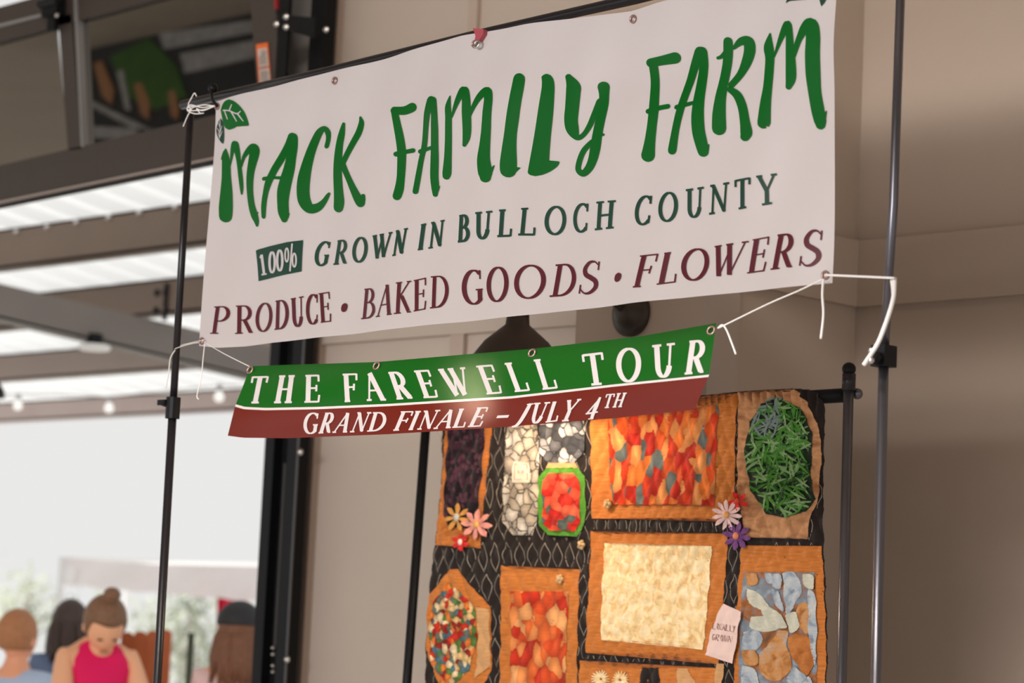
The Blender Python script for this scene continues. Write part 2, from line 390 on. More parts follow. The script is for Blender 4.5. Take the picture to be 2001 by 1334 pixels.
# ------------------------------------------------------------------ lettering: a hand-made stroke alphabet
def ribbon(mb, pts, wid, place, cap=True, across=1, taper=False):
    """pts (x,y), wid: full widths in the same units; place maps x,y -> 3D"""
    k = len(pts); n = []
    for i in range(k):
        dx = pts[min(i+1, k-1)][0]-pts[max(i-1, 0)][0]; dy = pts[min(i+1, k-1)][1]-pts[max(i-1, 0)][1]
        l = math.hypot(dx, dy) or 1; n.append((-dy/l, dx/l, dx/l, dy/l))
    rows = []
    if cap:
        for t in (.98, .8, .5):
            a = n[0]; w_ = wid[0]/2; s = math.sqrt(1-t*t)
            rows.append((pts[0][0]-a[2]*w_*t, pts[0][1]-a[3]*w_*t, a, w_*s))
    for i in range(k): rows.append((pts[i][0], pts[i][1], n[i], wid[i]/2))
    if cap:
        for t in (.5, .8, .98):
            a = n[-1]; w_ = wid[-1]/2; s = math.sqrt(1-t*t)
            rows.append((pts[-1][0]+a[2]*w_*t, pts[-1][1]+a[3]*w_*t, a, w_*s))
    v = []; c = across+1
    for x, y, a, h in rows:
        for j in range(c):
            s = -h+2*h*j/across; v.append(place(x+a[0]*s, y+a[1]*s))
    f = [(i*c+j, i*c+j+1, (i+1)*c+j+1, (i+1)*c+j) for i in range(len(rows)-1) for j in range(across)]
    mb.add(v, f)
def brush(mb, tr, pts, place, across=3):
    ox, oy, s = tr
    q = catmull([(ox+x/s, oy+y/s, w_/s) for x, y, w_ in pts], 6)
    ribbon(mb, [(a, b) for a, b, _ in q], [max(c_, .6) for _, _, c_ in q], place, True, across)
def polyfill(mb, tr, pts, place, smooth=True):
    ox, oy, s = tr; q = [(ox+x/s, oy+y/s) for x, y in pts]
    if smooth: q = catmull(q+[q[0]], 4)[:-1]
    v3 = [place(x, y) for x, y in q]
    tris = tessellate_polygon([[Vector((x, y, 0)) for x, y in q]])
    mb.add(v3, [tuple(t) for t in tris])
def E(cx, cy, rx, ry, a0, a1, n=16): return [(cx+rx*math.cos(math.radians(a0+(a1-a0)*i/n)), cy+ry*math.sin(math.radians(a0+(a1-a0)*i/n))) for i in range(n+1)]
def sf(x, y, w_=.17): return ('s', [(x-w_, y), (x+w_, y)])
G = {
 'I': [('k', [(.5, .02), (.5, .98)]), sf(.5, .02, .45), sf(.5, .98, .45)],
 'L': [('k', [(.24, .02), (.24, .98)]), sf(.24, .98, .24), ('n', [(0, .02), (.95, .02)]), ('s', [(.95, .0), (.97, .28)])],
 'T': [('k', [(.5, .02), (.5, .97)]), ('n', [(.03, .97), (.97, .97)]), ('s', [(.03, .99), (.03, .76)]), ('s', [(.97, .99), (.97, .76)]), sf(.5, .02, .26)],
 'H': [('k', [(.2, .02), (.2, .98)]), ('k', [(.8, .02), (.8, .98)]), ('n', [(.2, .5), (.8, .5)]), sf(.2, .02, .2), sf(.8, .02, .2), sf(.2, .98, .2), sf(.8, .98, .2)],
 'E': [('k', [(.25, .02), (.25, .98)]), ('n', [(.02, .02), (.9, .02)]), ('n', [(.02, .98), (.92, .98)]), ('n', [(.25, .52), (.78, .52)]), ('s', [(.92, .0), (.98, .27)]), ('s', [(.93, 1.), (.95, .76)]), ('s', [(.78, .4), (.8, .64)])],
 'F': [('k', [(.25, .02), (.25, .98)]), ('n', [(.02, .98), (.95, .98)]), ('n', [(.25, .52), (.78, .52)]), ('s', [(.95, 1.), (.97, .76)]), ('s', [(.78, .4), (.8, .64)]), sf(.25, .02, .24)],
 'A': [('n', [(.12, .02), (.5, .99)]), ('k', [(.5, .99), (.84, .02)]), ('n', [(.25, .36), (.74, .36)]), sf(.12, .02, .13), sf(.86, .02, .15)],
 'N': [('n', [(.16, .02), (.16, .98)]), ('k', [(.14, .97), (.84, .03)]), ('n', [(.84, .0), (.84, .98)]), sf(.14, .02, .16), sf(.1, .98, .12), sf(.84, .98, .16)],
 'W': [('k', [(.1, .97), (.3, .03)]), ('n', [(.3, .03), (.52, .9)]), ('k', [(.46, .97), (.68, .03)]), ('n', [(.68, .03), (.92, .97)]), sf(.1, .98, .11), sf(.46, .98, .11), sf(.92, .98, .1)],
 'Y': [('k', [(.14, .97), (.5, .45)]), ('n', [(.5, .45), (.86, .97)]), ('k', [(.5, .48), (.5, .02)]), sf(.14, .98, .15), sf(.86, .98, .15), sf(.5, .02, .25)],
 'K': [('k', [(.22, .02), (.22, .98)]), ('n', [(.26, .48), (.84, .97)]), ('k', [(.4, .56), (.84, .05)]), sf(.2, .02, .2), sf(.2, .98, .2), sf(.84, .98, .14), sf(.88, .02, .12)],
 'O': [('a', E(.5, .5, .43, .485, 90, 450, 36))],
 '0': [('a', E(.5, .5, .38, .48, 90, 450, 32))],
 'C': [('a', E(.56, .5, .47, .485, 48, 312, 28)), ('s', [(.9, .98), (.9, .7)]), ('s', [(.9, .3), (.86, .03)])],
 'G': [('a', E(.56, .5, .47, .485, 50, 318, 28)), ('s', [(.88, .98), (.88, .72)]), ('k', [(.85, .42), (.85, .1)]), ('s', [(.65, .42), (1., .42)])],
 'D': [('k', [(.22, .02), (.22, .98)]), ('a', [(.02, .98), (.42, .98)]+E(.42, .5, .5, .48, 90, -90, 20)+[(.02, .02)])],
 'P': [('k', [(.25, .02), (.25, .98)]), ('a', [(.04, .98), (.45, .98)]+E(.48, .72, .42, .26, 90, -90, 16)+[(.25, .46)]), sf(.25, .02, .24)],
 'R': [('k', [(.22, .02), (.22, .98)]), ('a', [(.02, .98), (.42, .98)]+E(.46, .73, .36, .25, 90, -90, 16)+[(.22, .48)]), ('k', [(.5, .48), (.72, .2), (.84, .04)]), sf(.22, .02, .2), sf(.88, .03, .1)],
 'B': [('k', [(.24, .02), (.24, .98)]), ('a', [(.04, .98), (.4, .98)]+E(.44, .755, .36, .225, 90, -90, 14)+[(.24, .53)]), ('a', [(.24, .53), (.45, .53)]+E(.48, .275, .42, .255, 90, -90, 14)+[(.04, .02)])],
 'U': [('a', [(.2, .97), (.2, .7), (.2, .45)]+E(.5, .33, .3, .31, 180, 360, 18)), ('n', [(.8, .30), (.8, .97)]), sf(.2, .98, .2), sf(.82, .98, .18)],
 'S': [('v', [(.86, .86), (.66, .975), (.4, .96), (.22, .78), (.3, .6), (.55, .49), (.8, .36), (.84, .18), (.62, .03), (.35, .02), (.12, .16)]), ('s', [(.88, .97), (.88, .7)]), ('s', [(.1, .03), (.1, .3)])],
 '1': [('k', [(.55, .02), (.55, .98)]), ('s', [(.2, .84), (.55, .97)]), sf(.55, .02, .42)],
}
def glyph(mb, ch, quad, thick, thin, place, ser=None, over=1.0):
    """quad: bl, br, tl, tr pixel corners"""
    bl, br, tl, tr = quad; ser = ser or thin
    def q(u, v):
        bx = bl[0]+(br[0]-bl[0])*u; by = bl[1]+(br[1]-bl[1])*u; tx = tl[0]+(tr[0]-tl[0])*u; ty = tl[1]+(tr[1]-tl[1])*u
        return (bx+(tx-bx)*v, by+(ty-by)*v)
    for mode, pts in G[ch]:
        if mode == 'v': pts = catmull(pts, 5)
        p = [q(u, v) for u, v in pts]
        if mode in 'kns' and len(p) == 2: p = [(p[0][0]+(p[1][0]-p[0][0])*t/5, p[0][1]+(p[1][1]-p[0][1])*t/5) for t in range(6)]
        k = len(p); wd = []
        for i in range(k):
            dx = p[min(i+1, k-1)][0]-p[max(i-1, 0)][0]; dy = p[min(i+1, k-1)][1]-p[max(i-1, 0)][1]; l = math.hypot(dx, dy) or 1
            if mode == 'k': wd.append(thick)
            elif mode == 'n': wd.append(thin)
            elif mode == 's': wd.append(ser)
            elif mode == 'v':
                t = i/(k-1); wd.append(thin+(thick*1.15-thin)*max(0, math.sin(math.pi*t))**1.6)
            else: wd.append(max(thin, thick*.36)+(thick-max(thin, thick*.36))*abs(dy/l)**1.3)
        ribbon(mb, p, wd, place, False, 1)
def textline(mb, tr, letters, base, capl, thick, thin, place, ser=None):
    ox, oy, s = tr
    def T(x, y): return (ox+x/s, oy+y/s)
    for L_ in letters:
        if L_ is None:
            mb.brk(); continue
        ch, a, b, c, d = L_
        quad = (T(a, poly_at(a, base)), T(b, poly_at(b, base)), T(c, poly_at(c, capl)), T(d, poly_at(d, capl)))
        glyph(mb, ch, quad, thick, thin, place, ser)
def scanfill(mb, tr, pts, place, smooth=True, step=4.0):
    ox, oy, s_ = tr; q = [(ox+x/s_, oy+y/s_) for x, y in pts]
    if smooth: q = catmull(q+[q[0]], 5)[:-1]
    y0 = min(p[1] for p in q)+.01; y1 = max(p[1] for p in q)-.01; nr = max(4, int((y1-y0)/step*2)); nc = max(3, int((max(p[0] for p in q)-min(p[0] for p in q))/step))
    v = []; rows = 0
    for i in range(nr+1):
        y = y0+(y1-y0)*i/nr; xs = []
        for (xa, ya), (xb, yb) in zip(q, q[1:]+q[:1]):
            if (ya <= y < yb) or (yb <= y < ya): xs.append(xa+(xb-xa)*(y-ya)/(yb-ya))
        if len(xs) < 2: continue
        for j in range(nc+1): v.append(place(min(xs)+(max(xs)-min(xs))*j/nc, y))
        rows += 1
    c = nc+1; mb.add(v, [(i*c+j, i*c+j+1, (i+1)*c+j+1, (i+1)*c+j) for i in range(rows-1) for j in range(nc)])
# ------------------------------------------------------------------ main banner
YBN = 4.0
def bdisp(X, Z):
    return (.006*math.sin(X*7.3+Z*2.1)*math.sin(Z*5.5+1)+.0035*math.sin(X*17+Z*9+1.3)+.0018*math.sin(X*31-Z*12)
            + .010*math.exp(-((Z-2.78)/.07)**2)*math.sin(X*5.0+.5))
def bsurf(x, y, eps=0):
    p = PY(x, y, YBN); return Vector((p.x, YBN+bdisp(p.x, p.z)-eps, p.z))
def vinyl(name, col, glow=False, rough=.36):
    M = bpy.data.materials.new(name); M.use_nodes = True; nt = M.node_tree; b = nt.nodes['Principled BSDF']; out = nt.nodes['Material Output']
    col = lin(col) if max(col) > 1 else tuple(col)+(1,)
    b.inputs['Base Color'].default_value = col; b.inputs['Roughness'].default_value = rough
    tc = nt.nodes.new('ShaderNodeTexCoord'); wv = nt.nodes.new('ShaderNodeTexWave'); wv.inputs['Scale'].default_value = 330; wv.bands_direction = 'Z'
    wv2 = nt.nodes.new('ShaderNodeTexWave'); wv2.inputs['Scale'].default_value = 230; wv2.bands_direction = 'X'
    nt.links.new(tc.outputs['Object'], wv.inputs['Vector']); nt.links.new(tc.outputs['Object'], wv2.inputs['Vector'])
    ad = nt.nodes.new('ShaderNodeMath'); ad.operation = 'ADD'; nt.links.new(wv.outputs['Fac'], ad.inputs[0]); nt.links.new(wv2.outputs['Fac'], ad.inputs[1])
    bp = nt.nodes.new('ShaderNodeBump'); bp.inputs['Strength'].default_value = .12; bp.inputs['Distance'].default_value = .0004
    nt.links.new(ad.outputs[0], bp.inputs['Height']); nt.links.new(bp.outputs[0], b.inputs['Normal'])
    t = nt.nodes.new('ShaderNodeBsdfTranslucent'); t.inputs[0].default_value = col
    mix = nt.nodes.new('ShaderNodeMixShader'); mix.inputs[0].default_value = .22
    nt.links.new(b.outputs[0], mix.inputs[1]); nt.links.new(t.outputs[0], mix.inputs[2]); last = mix
    if glow:
        r = nt.nodes.new('ShaderNodeBsdfRefraction'); r.inputs['Color'].default_value = tuple(min(1, c*.6+.28) for c in col[:3])+(1,); r.inputs['IOR'].default_value = 1.15; r.inputs['Roughness'].default_value = .52
        m2 = nt.nodes.new('ShaderNodeMixShader'); m2.inputs[0].default_value = .03
        nt.links.new(mix.outputs[0], m2.inputs[1]); nt.links.new(r.outputs[0], m2.inputs[2]); last = m2
    nt.links.new(last.outputs[0], out.inputs[0]); return M
M_vin = vinyl('white vinyl', (.64, .59, .59))
M_vgreen = vinyl('green ink', (0, 98, 28), rough=.34)
M_vgreen.node_tree.nodes['Principled BSDF'].inputs['Specular IOR Level'].default_value = .28
M_vgreen2 = vinyl('dark green ink', (8, 62, 44), rough=.3)
M_vred = vinyl('wine ink', (88, 4, 28), rough=.3)
TOP = [(422, 199), (560, 163), (700, 126), (905, 70), (1036, 48), (1229, 20), (1279, 6), (1460, -38), (1640, -76)]
BOT = [(393, 676), (430, 680), (480, 676), (530, 669), (900, 629), (1240, 592), (1500, 566), (1622, 552)]
banner = empty('vinyl_banner', PY(1000, 620, YBN), 'large white vinyl banner with green brush lettering and printed leaves at its corners', 'banner')
def banner_mesh(top, bot, surf, nu, nv, name, material, parent):
    v = []
    for i in range(nu+1):
        u = i/nu; xt = top[0][0]+(top[-1][0]-top[0][0])*u; xb = bot[0][0]+(bot[-1][0]-bot[0][0])*u
        yt, yb = poly_at(xt, top), poly_at(xb, bot)
        for j in range(nv+1):
            t = j/nv; v.append(surf(xt+(xb-xt)*t, yt+(yb-yt)*t))
    f = [(i*(nv+1)+j, i*(nv+1)+j+1, (i+1)*(nv+1)+j+1, (i+1)*(nv+1)+j) for i in range(nu) for j in range(nv)]
    return mk(name, v, f, material, parent, True)
sheet = banner_mesh(TOP, BOT, bsurf, 160, 60, 'sheet', M_vin, banner)
pl = lambda x, y: bsurf(x, y, .0022)
c1, c2, c3, c4, c5 = (400, 180, 4.941), (740, 130, 4.942), (960, 120, 5.335), (1230, 30, 4.445), (1380, 0, 4.446)
mb = MB()
BR = [
 (c1, [(205,548,10),(200,600,60),(207,700,82),(208,820,88),(206,950,110),(198,1100,127),(194,1195,120)]),
 (c1, [(160,650,8),(185,610,40),(205,640,70)]),
 (c1, [(248,710,8),(262,610,28),(278,530,44),(298,497,56),(312,560,54),(330,680,42),(350,850,44),(356,930,36),(357,980,20)]),
 (c1, [(356,720,12),(376,630,34),(415,570,54),(462,532,76),(480,570,98),(470,650,92),(452,760,80),(445,860,74),(447,960,68),(460,1080,66),(485,1180,70),(505,1240,52),(511,1288,24)]),
 (c1, [(500,1195,26),(526,1162,8)]),
 (c1, [(822,425,78),(783,520,62),(735,640,66),(682,750,64),(632,870,60),(602,980,48),(582,1100,46),(576,1205,36)]),
 (c1, [(826,430,85),(832,520,76),(822,620,84),(808,740,98),(782,860,108),(762,960,112),(755,1060,102),(760,1160,100),(768,1225,64)]),
 (c1, [(795,1210,26),(814,1170,10)]), (c1, [(590,840,38),(640,828,28),(740,828,32)]),
 (c1, [(1172,520,46),(1186,450,48),(1178,385,58),(1140,348,50),(1085,385,76),(1040,470,90),(1005,570,98),(975,700,110),(952,830,125),(945,950,125),(960,1050,120),(1010,1120,98),(1080,1112,80),(1140,1060,52),(1180,1000,36),(1196,978,24)]),
 (c1, [(1338,305,28),(1320,400,60),(1302,500,68),(1290,650,78),(1285,800,84),(1290,950,94),(1295,1050,108),(1288,1108,104)]),
 (c1, [(1494,242,22),(1504,300,52),(1482,390,62),(1432,490,58),(1382,590,54),(1335,690,50)]),
 (c1, [(1330,690,60),(1380,800,58),(1440,920,70),(1498,1025,88),(1528,1070,92)]), (c1, [(1556,1005,36),(1552,1045,50)]),
 (c2, [(150,425,76),(250,425,82),(328,395,90)]), (c2, [(148,420,66),(178,560,72),(202,700,78),(215,830,80),(215,950,78),(212,1080,75),(203,1180,85),(187,1250,84)]),
 (c2, [(165,845,48),(250,822,40),(325,808,44)]),
 (c2, [(532,335,88),(495,450,70),(470,600,58),(445,760,56),(410,900,54),(385,1050,56),(362,1205,56)]),
 (c2, [(550,345,96),(572,450,70),(567,600,75),(555,750,75),(548,900,80),(542,1050,78),(548,1160,72),(548,1235,46)]), (c2, [(570,1200,22),(591,1155,6)]), (c2, [(398,820,42),(520,785,32)]),
 (c2, [(738,298,12),(720,400,55),(718,500,60),(705,620,62),(690,760,65),(676,900,72),(664,1020,84),(658,1055,74)]),
 (c2, [(750,500,12),(790,390,38),(830,290,58),(865,235,74),(886,330,75),(885,450,80),(880,580,80),(866,690,70),(842,760,36)]),
 (c2, [(912,485,26),(960,380,42),(1015,290,62),(1075,245,84),(1092,320,80),(1077,450,82),(1060,600,88),(1042,750,100),(1028,900,122),(1042,1020,132),(1045,1070,104)]), (c2, [(1095,1010,36),(1125,958,8)]),
 (c3, [(322,190,118),(305,290,120),(270,450,118),(237,600,120),(207,750,118),(187,900,134),(176,1050,158),(172,1130,155)]), (c3, [(215,1130,80),(284,1106,10)]),
 (c3, [(828,170,66),(872,260,136),(872,340,138),(862,480,135),(850,620,135),(866,720,125),(910,795,62),(970,770,48),(1030,680,54),(1080,550,60),(1130,420,80)]),
 (c3, [(1152,260,112),(1160,350,92),(1160,450,95),(1140,600,95),(1116,760,100),(1097,900,110),(1072,1020,100),(1030,1110,88),(965,1167,70),(910,1130,60),(925,1040,58),(975,930,56),(1060,840,50)]), (c3, [(1150,765,30),(1175,765,30)]),
 (c4, [(155,405,74),(260,385,80),(375,362,96)]), (c4, [(178,420,78),(192,560,75),(195,700,78),(195,830,82),(186,960,80),(172,1100,90),(160,1215,114)]), (c4, [(152,830,46),(240,800,42),(318,785,42)]),
 (c4, [(596,315,96),(548,430,80),(510,570,75),(465,720,72),(430,850,72),(400,1000,70),(375,1170,80)]),
 (c4, [(612,320,104),(630,440,85),(620,600,92),(608,750,102),(605,880,112),(615,1010,112),(640,1120,105),(655,1185,94)]), (c4, [(685,1175,36),(704,1125,8)]), (c4, [(400,795,42),(560,760,32)]),
 (c5, [(182,360,78),(180,430,80),(172,540,78),(150,700,78),(130,850,90),(122,1000,110),(124,1118,118)]), (c5, [(165,450,50),(120,490,34),(92,500,28)]),
 (c5, [(228,415,28),(290,358,66),(352,358,92),(362,430,98),(335,530,88),(285,640,64),(215,735,56)]), (c5, [(205,775,54),(270,830,72),(315,930,78),(340,1050,84),(357,1150,102),(350,1185,88)]),
 (c5, [(552,293,16),(535,400,90),(545,500,86),(540,620,84),(530,760,82),(515,900,95),(506,1050,110),(504,1065,108)]),
 (c5, [(588,490,16),(640,370,42),(688,275,66),(725,218,70),(740,300,68),(742,420,78),(745,560,92),(740,680,90),(718,752,54)]),
 (c5, [(772,485,50),(830,350,56),(885,258,86),(940,225,120),(957,330,126),(946,480,132),(940,650,132),(945,800,118),(965,950,120),(985,1050,112),(988,1075,96)]), (c5, [(1018,1030,44),(1046,965,8)]),
]
for tr, st in BR: brush(mb, tr, st, pl)
scanfill(mb, c3, [(548,165),(590,135),(640,150),(675,210),(680,330),(660,560),(625,800),(602,1052),(650,1052),(700,1040),(712,1055),(680,1100),(600,1150),(500,1185),(420,1190),(372,1165),(370,1120),(410,920),(480,600),(540,330),(553,230)], pl)
mb.build('brush_lettering', M_vgreen, banner)
mb = MB()
scanfill(mb, c1, [(165,175),(200,105),(260,75),(330,105),(390,170),(420,240),(430,330),(350,325),(290,355),(240,365),(200,330),(180,250)], pl)
mb.build('printed_leaf', M_vgreen, banner)
mb = MB(); scanfill(mb, c1, [(160,255),(185,290),(195,380),(180,498),(130,440),(110,370),(130,300)], pl); mb.build('printed_leaf', M_vgreen2, banner)
mb = MB(); scanfill(mb, c5, [(708,35),(735,-20),(760,-150),(850,-200),(980,-150),(905,5),(830,-2),(760,12)], pl); mb.build('printed_leaf', M_vgreen2, banner)
mb = MB(); scanfill(mb, c5, [(1030,65),(1015,0),(1030,-80),(1090,-60),(1060,25)], pl); mb.build('printed_leaf', M_vgreen2, banner)
pl2 = lambda x, y: bsurf(x, y, .0034)
mb = MB()
for st in ([(200,180,12),(270,187,12),(340,215,12),(376,190,8)], [(215,190,12),(228,225,12),(242,264,10)], [(293,128,9),(280,155,12),(265,184,12)], [(285,195,14),(310,240,12),(332,286,8)], [(345,212,14),(370,250,12),(392,284,8)],
           [(160,262,6),(158,340,8),(150,445,8)], [(140,300,6),(158,340,8)], [(180,330,6),(158,385,8)], [(128,350,6),(152,395,8)], [(180,380,6),(155,430,8)], [(135,395,6),(152,445,8)]):
    brush(mb, c1, st, pl2, 1)
mb.build('leaf_veins', M_vin, banner)
# second text line
mb = Words('printed_word', M_vgreen2, banner)
t2 = (490, 420, 5.0025)
textline(mb, t2, [('G',600,730,640,775),('R',795,940,840,955),('O',995,1140,1025,1165),('W',1205,1385,1215,1410),('N',1422,1525,1450,1560),None,('I',1648,1697,1675,1725),('N',1745,1870,1770,1893)],
         [(600,497),(820,482),(1060,465),(1250,440),(1430,405),(1500,388),(1670,342),(1770,325),(1870,303)], [(640,262),(850,250),(1110,222),(1230,205),(1400,175),(1460,155),(1550,135),(1690,92),(1780,70),(1893,47)], 7.0, 3.6, pl, 3.2)
textline(mb, (880, 370, 5.885), [None,('B',90,228,108,232),('U',300,455,305,490),('L',540,697,562,705),('L',778,960,805,965),('O',1060,1290,1080,1310),('C',1390,1580,1405,1605),('H',1672,1895,1700,1927)],
         [(90,608),(200,600),(365,572),(540,543),(700,537),(780,523),(960,523),(1160,517),(1480,492),(1680,468),(1895,447)], [(108,305),(190,293),(310,270),(490,250),(570,235),(645,230),(810,215),(905,210),(1210,192),(1540,160),(1710,150),(1927,133)], 7.4, 4.2, pl, 3.8)
textline(mb, (1220, 320, 6.253), [None,('C',140,345,165,360),('O',440,660,450,670),('U',768,960,768,985),('N',1055,1285,1070,1308),('T',1390,1560,1383,1562),('Y',1644,1864,1635,1858)],
         [(140,765),(240,752),(530,712),(850,662),(1060,620),(1260,593),(1420,565),(1530,540),(1700,510),(1860,475)], [(165,410),(300,392),(590,350),(770,320),(980,288),(1080,266),(1305,235),(1385,205),(1560,170),(1640,155),(1858,120)], 7.4, 4.0, pl, 4.2)
mb.brk()
mb = MB(); scanfill(mb, t2, [(45,342),(180,303),(350,266),(510,245),(500,400),(493,552),(300,590),(60,642),(54,480)], pl, False); mb.build('printed_box', M_vgreen2, banner)
mb = MB()
textline(mb, t2, [('1',85,150,72,125),('0',170,245,170,242),('0',253,328,250,320)], [(85,587),(150,577),(210,567),(290,548),(460,515)], [(75,388),(205,358),(285,340),(460,300)], 5.2, 2.6, pl2, 3)
def T2(x, y, tr=t2): return (tr[0]+x/tr[2], tr[1]+y/tr[2])
ribbon(mb, [T2(392, 545), T2(402, 420), T2(412, 286)], [3.2]*3, pl2)
for cx, cy, rx, ry in ((360, 392, 17, 66), (433, 442, 17, 66)):
    ribbon(mb, [T2(a, b) for a, b in E(cx, cy, rx, ry, 0, 360, 20)], [3.2]*21, pl2, False)
tag(mb.build('percent_lettering', M_vin, banner), 'white 100% in the green box')
mb = Words('printed_word', M_vred, banner)
tp = (400, 540, 4.002)
textline(mb, tp, [('P',65,190,88,212),('R',238,368,243,360),('O',385,515,390,522),('D',538,645,548,655),('U',678,768,672,768),('C',795,890,788,880),('E',908,990,882,972),None,('B',1213,1342,1248,1350),('A',1352,1484,1390,1521),('K',1503,1634,1526,1640),('E',1653,1748,1653,1744),('D',1778,1912,1776,1918)],
         [(65,452),(240,450),(362,441),(450,432),(538,417),(720,394),(840,377),(915,362),(988,353),(1213,335),(1365,320),(1475,303),(1510,298),(1630,285),(1660,277),(1785,253),(1910,238)],
         [(90,238),(245,228),(350,222),(460,205),(550,190),(675,172),(765,153),(830,137),(885,130),(970,118),(1250,98),(1350,88),(1455,68),(1528,52),(1638,36),(1740,11),(1778,0),(1915,-10)], 6.6, 2.2, pl, 2.4)
textline(mb, (880, 480, 5.558), [None,('G',130,350,135,342),('O',398,632,398,636),('O',695,1005,712,1025),('D',1055,1335,1112,1355),('S',1360,1590,1415,1645)],
         [(135,645),(270,637),(520,607),(830,574),(1060,552),(1200,543),(1450,522),(1580,505)], [(140,275),(290,262),(520,226),(880,203),(1115,200),(1230,192),(1570,162),(1635,158)], 8.6, 2.4, pl, 2.8)
textline(mb, (1220, 430, 4.764), [None,('F',100,262,170,345),('L',325,492,396,512),('O',538,785,552,812),('W',816,1072,862,1172),('E',1150,1322,1210,1364),('R',1370,1578,1432,1592),('S',1618,1822,1662,1848)],
         [(100,632),(260,622),(325,607),(480,583),(620,569),(885,535),(990,522),(1155,500),(1300,482),(1380,465),(1560,443),(1700,432),(1815,412)],
         [(172,335),(343,317),(400,308),(470,298),(720,260),(865,245),(1170,198),(1212,183),(1362,152),(1435,138),(1540,123),(1670,100),(1838,82)], 9.4, 2.6, pl, 3)
mb.brk()
polyfill(mb, tp, [(1062,250),(1070,222),(1090,208),(1108,215),(1110,238),(1100,265),(1082,277),(1066,270)], pl)
mb.brk()
polyfill(mb, (880, 480, 5.558), [(1785,355),(1800,315),(1835,294),(1865,308),(1866,340),(1848,375),(1815,394),(1790,382)], pl)
mb.brk()
def grommet(parent, p, n=(0, -1, 0), R=.0072):
    g = MB().torus(p, n, R, .0026, 18, 8).build('grommet', M_copper, parent, True)
M_copper = mat('copper eyelet', (.42, .27, .24), .3, metal=.8)
for x, y in ((426, 208), (656, 158), (931, 87), (1233, 36), (400, 667), (1610, 537)): grommet(banner, bsurf(x, y, .003))
# ------------------------------------------------------------------ lower banner
def fplane_pt(x, y):
    # hangs from z of its top edge at Y=4.0 and swings outward below
    yt = poly_at(x, FT)
    k = .42
    P0 = PY(x, yt, 4.0)
    return P0
FT = [(490, 715), (737, 707), (1042, 681), (1250, 657), (1400, 631)]
FB = [(445, 851), (475, 855), (560, 856), (760, 848), (1000, 833), (1200, 817), (1357, 800)]
ZTOP0 = PY(490, 715, 4.0); ZTOP1 = PY(1400, 631, 4.0)
def fsurf(x, y, eps=0):
    # solve Y = 4 - k*(ztop(X)-Z) - bulge, iterating on the ray
    Y = 4.0
    for _ in range(6):
        p = PY(x, y, Y)
        u = (p.x-ZTOP0.x)/(ZTOP1.x-ZTOP0.x); zt = ZTOP0.z+(ZTOP1.z-ZTOP0.z)*u - .022*math.sin(math.pi*min(max(u, 0), 1))
        d = max(zt-p.z, -.02)
        Y = 4.0 - .40*d - .016*math.sin(min(d/.16, 1.2)*math.pi)*(1+.4*math.sin(u*9)) + .004*math.sin(u*16+d*20)
    p = PY(x, y, Y); return Vector((p.x, p.y-eps, p.z))
fb = empty('vinyl_banner', PY(900, 850, 3.93), 'small green and rust banner reading THE FAREWELL TOUR hung below', 'banner')
M_fg = vinyl('banner green', (2, 90, 14), True, .33); M_fr = vinyl('banner rust red', (104, 24, 8), True, .33); M_fw = vinyl('banner white', (.72, .66, .65), True, .33)
DIV = [(460, 792), (478, 797), (520, 799), (620, 797), (760, 791), (1000, 776), (1200, 753), (1385, 734)]
def fmesh(ta, tb, name, material):
    o = banner_mesh(ta, tb, fsurf, 110, 14, name, material, fb); return o
DIVa = [(x+.8, y-2.3) for x, y in DIV]; DIVb = [(x-.8, y+2.3) for x, y in DIV]
fmesh(FT, DIVa, 'green_field', M_fg); fmesh(DIVa, DIVb, 'white_stripe', M_fw); fmesh(DIVb, FB, 'rust_field', M_fr)
pf = lambda x, y: fsurf(x, y, .002)
ta, tb_, tc_ = (430, 700, 5.717), (760, 670, 5.717), (1090, 620, 5.885)
mb = Words('printed_word', M_fw, fb)
textline(mb, ta, [('T',318,478,368,548),('H',608,808,668,842),('E',945,1120,957,1116),None,('F',1398,1528,1372,1538),('A',1650,1862,1573,1777)],
         [(320,500),(600,498),(950,493),(1115,490),(1425,485),(1490,483),(1655,472),(1858,468)], [(372,203),(670,196),(840,192),(960,189),(1110,186),(1375,176),(1530,172),(1573,165),(1777,158)], 9.4, 3.6, pf, 4)
textline(mb, tb_, [('R',90,278,-5,155),('E',392,558,282,455),('W',705,934,556,852),('E',1097,1275,975,1165),('L',1415,1582,1297,1465),('L',1725,1892,1622,1782)],
         [(95,628),(270,620),(395,613),(552,606),(770,598),(862,588),(1100,572),(1270,560),(1418,545),(1575,532),(1728,520),(1885,505)], [(0,328),(150,322),(285,312),(450,303),(558,295),(850,275),(978,258),(1160,245),(1300,228),(1460,215),(1625,190),(1780,175)], 9.4, 3.8, pf, 4)
textline(mb, tc_, [None,('T',340,568,286,518),('O',705,950,675,958),('U',1125,1322,1092,1355),('R',1460,1685,1518,1715)],
         [(415,778),(492,772),(800,747),(1190,692),(1465,655),(1675,635)], [(290,428),(513,402),(790,357),(1100,325),(1350,297),(1522,275),(1705,258)], 10.5, 4.6, pf, 4.6)
mb.brk()
textline(mb, ta, [('G',932,1085,958,1120),('R',1103,1240,1180,1295),('A',1262,1424,1356,1514),('N',1460,1612,1546,1700),('D',1645,1835,1712,1880)],
         [(938,845),(1105,837),(1265,829),(1420,825),(1610,820),(1648,817),(1830,805)], [(965,611),(1875,603)], 6.8, 2.6, pf, 3)
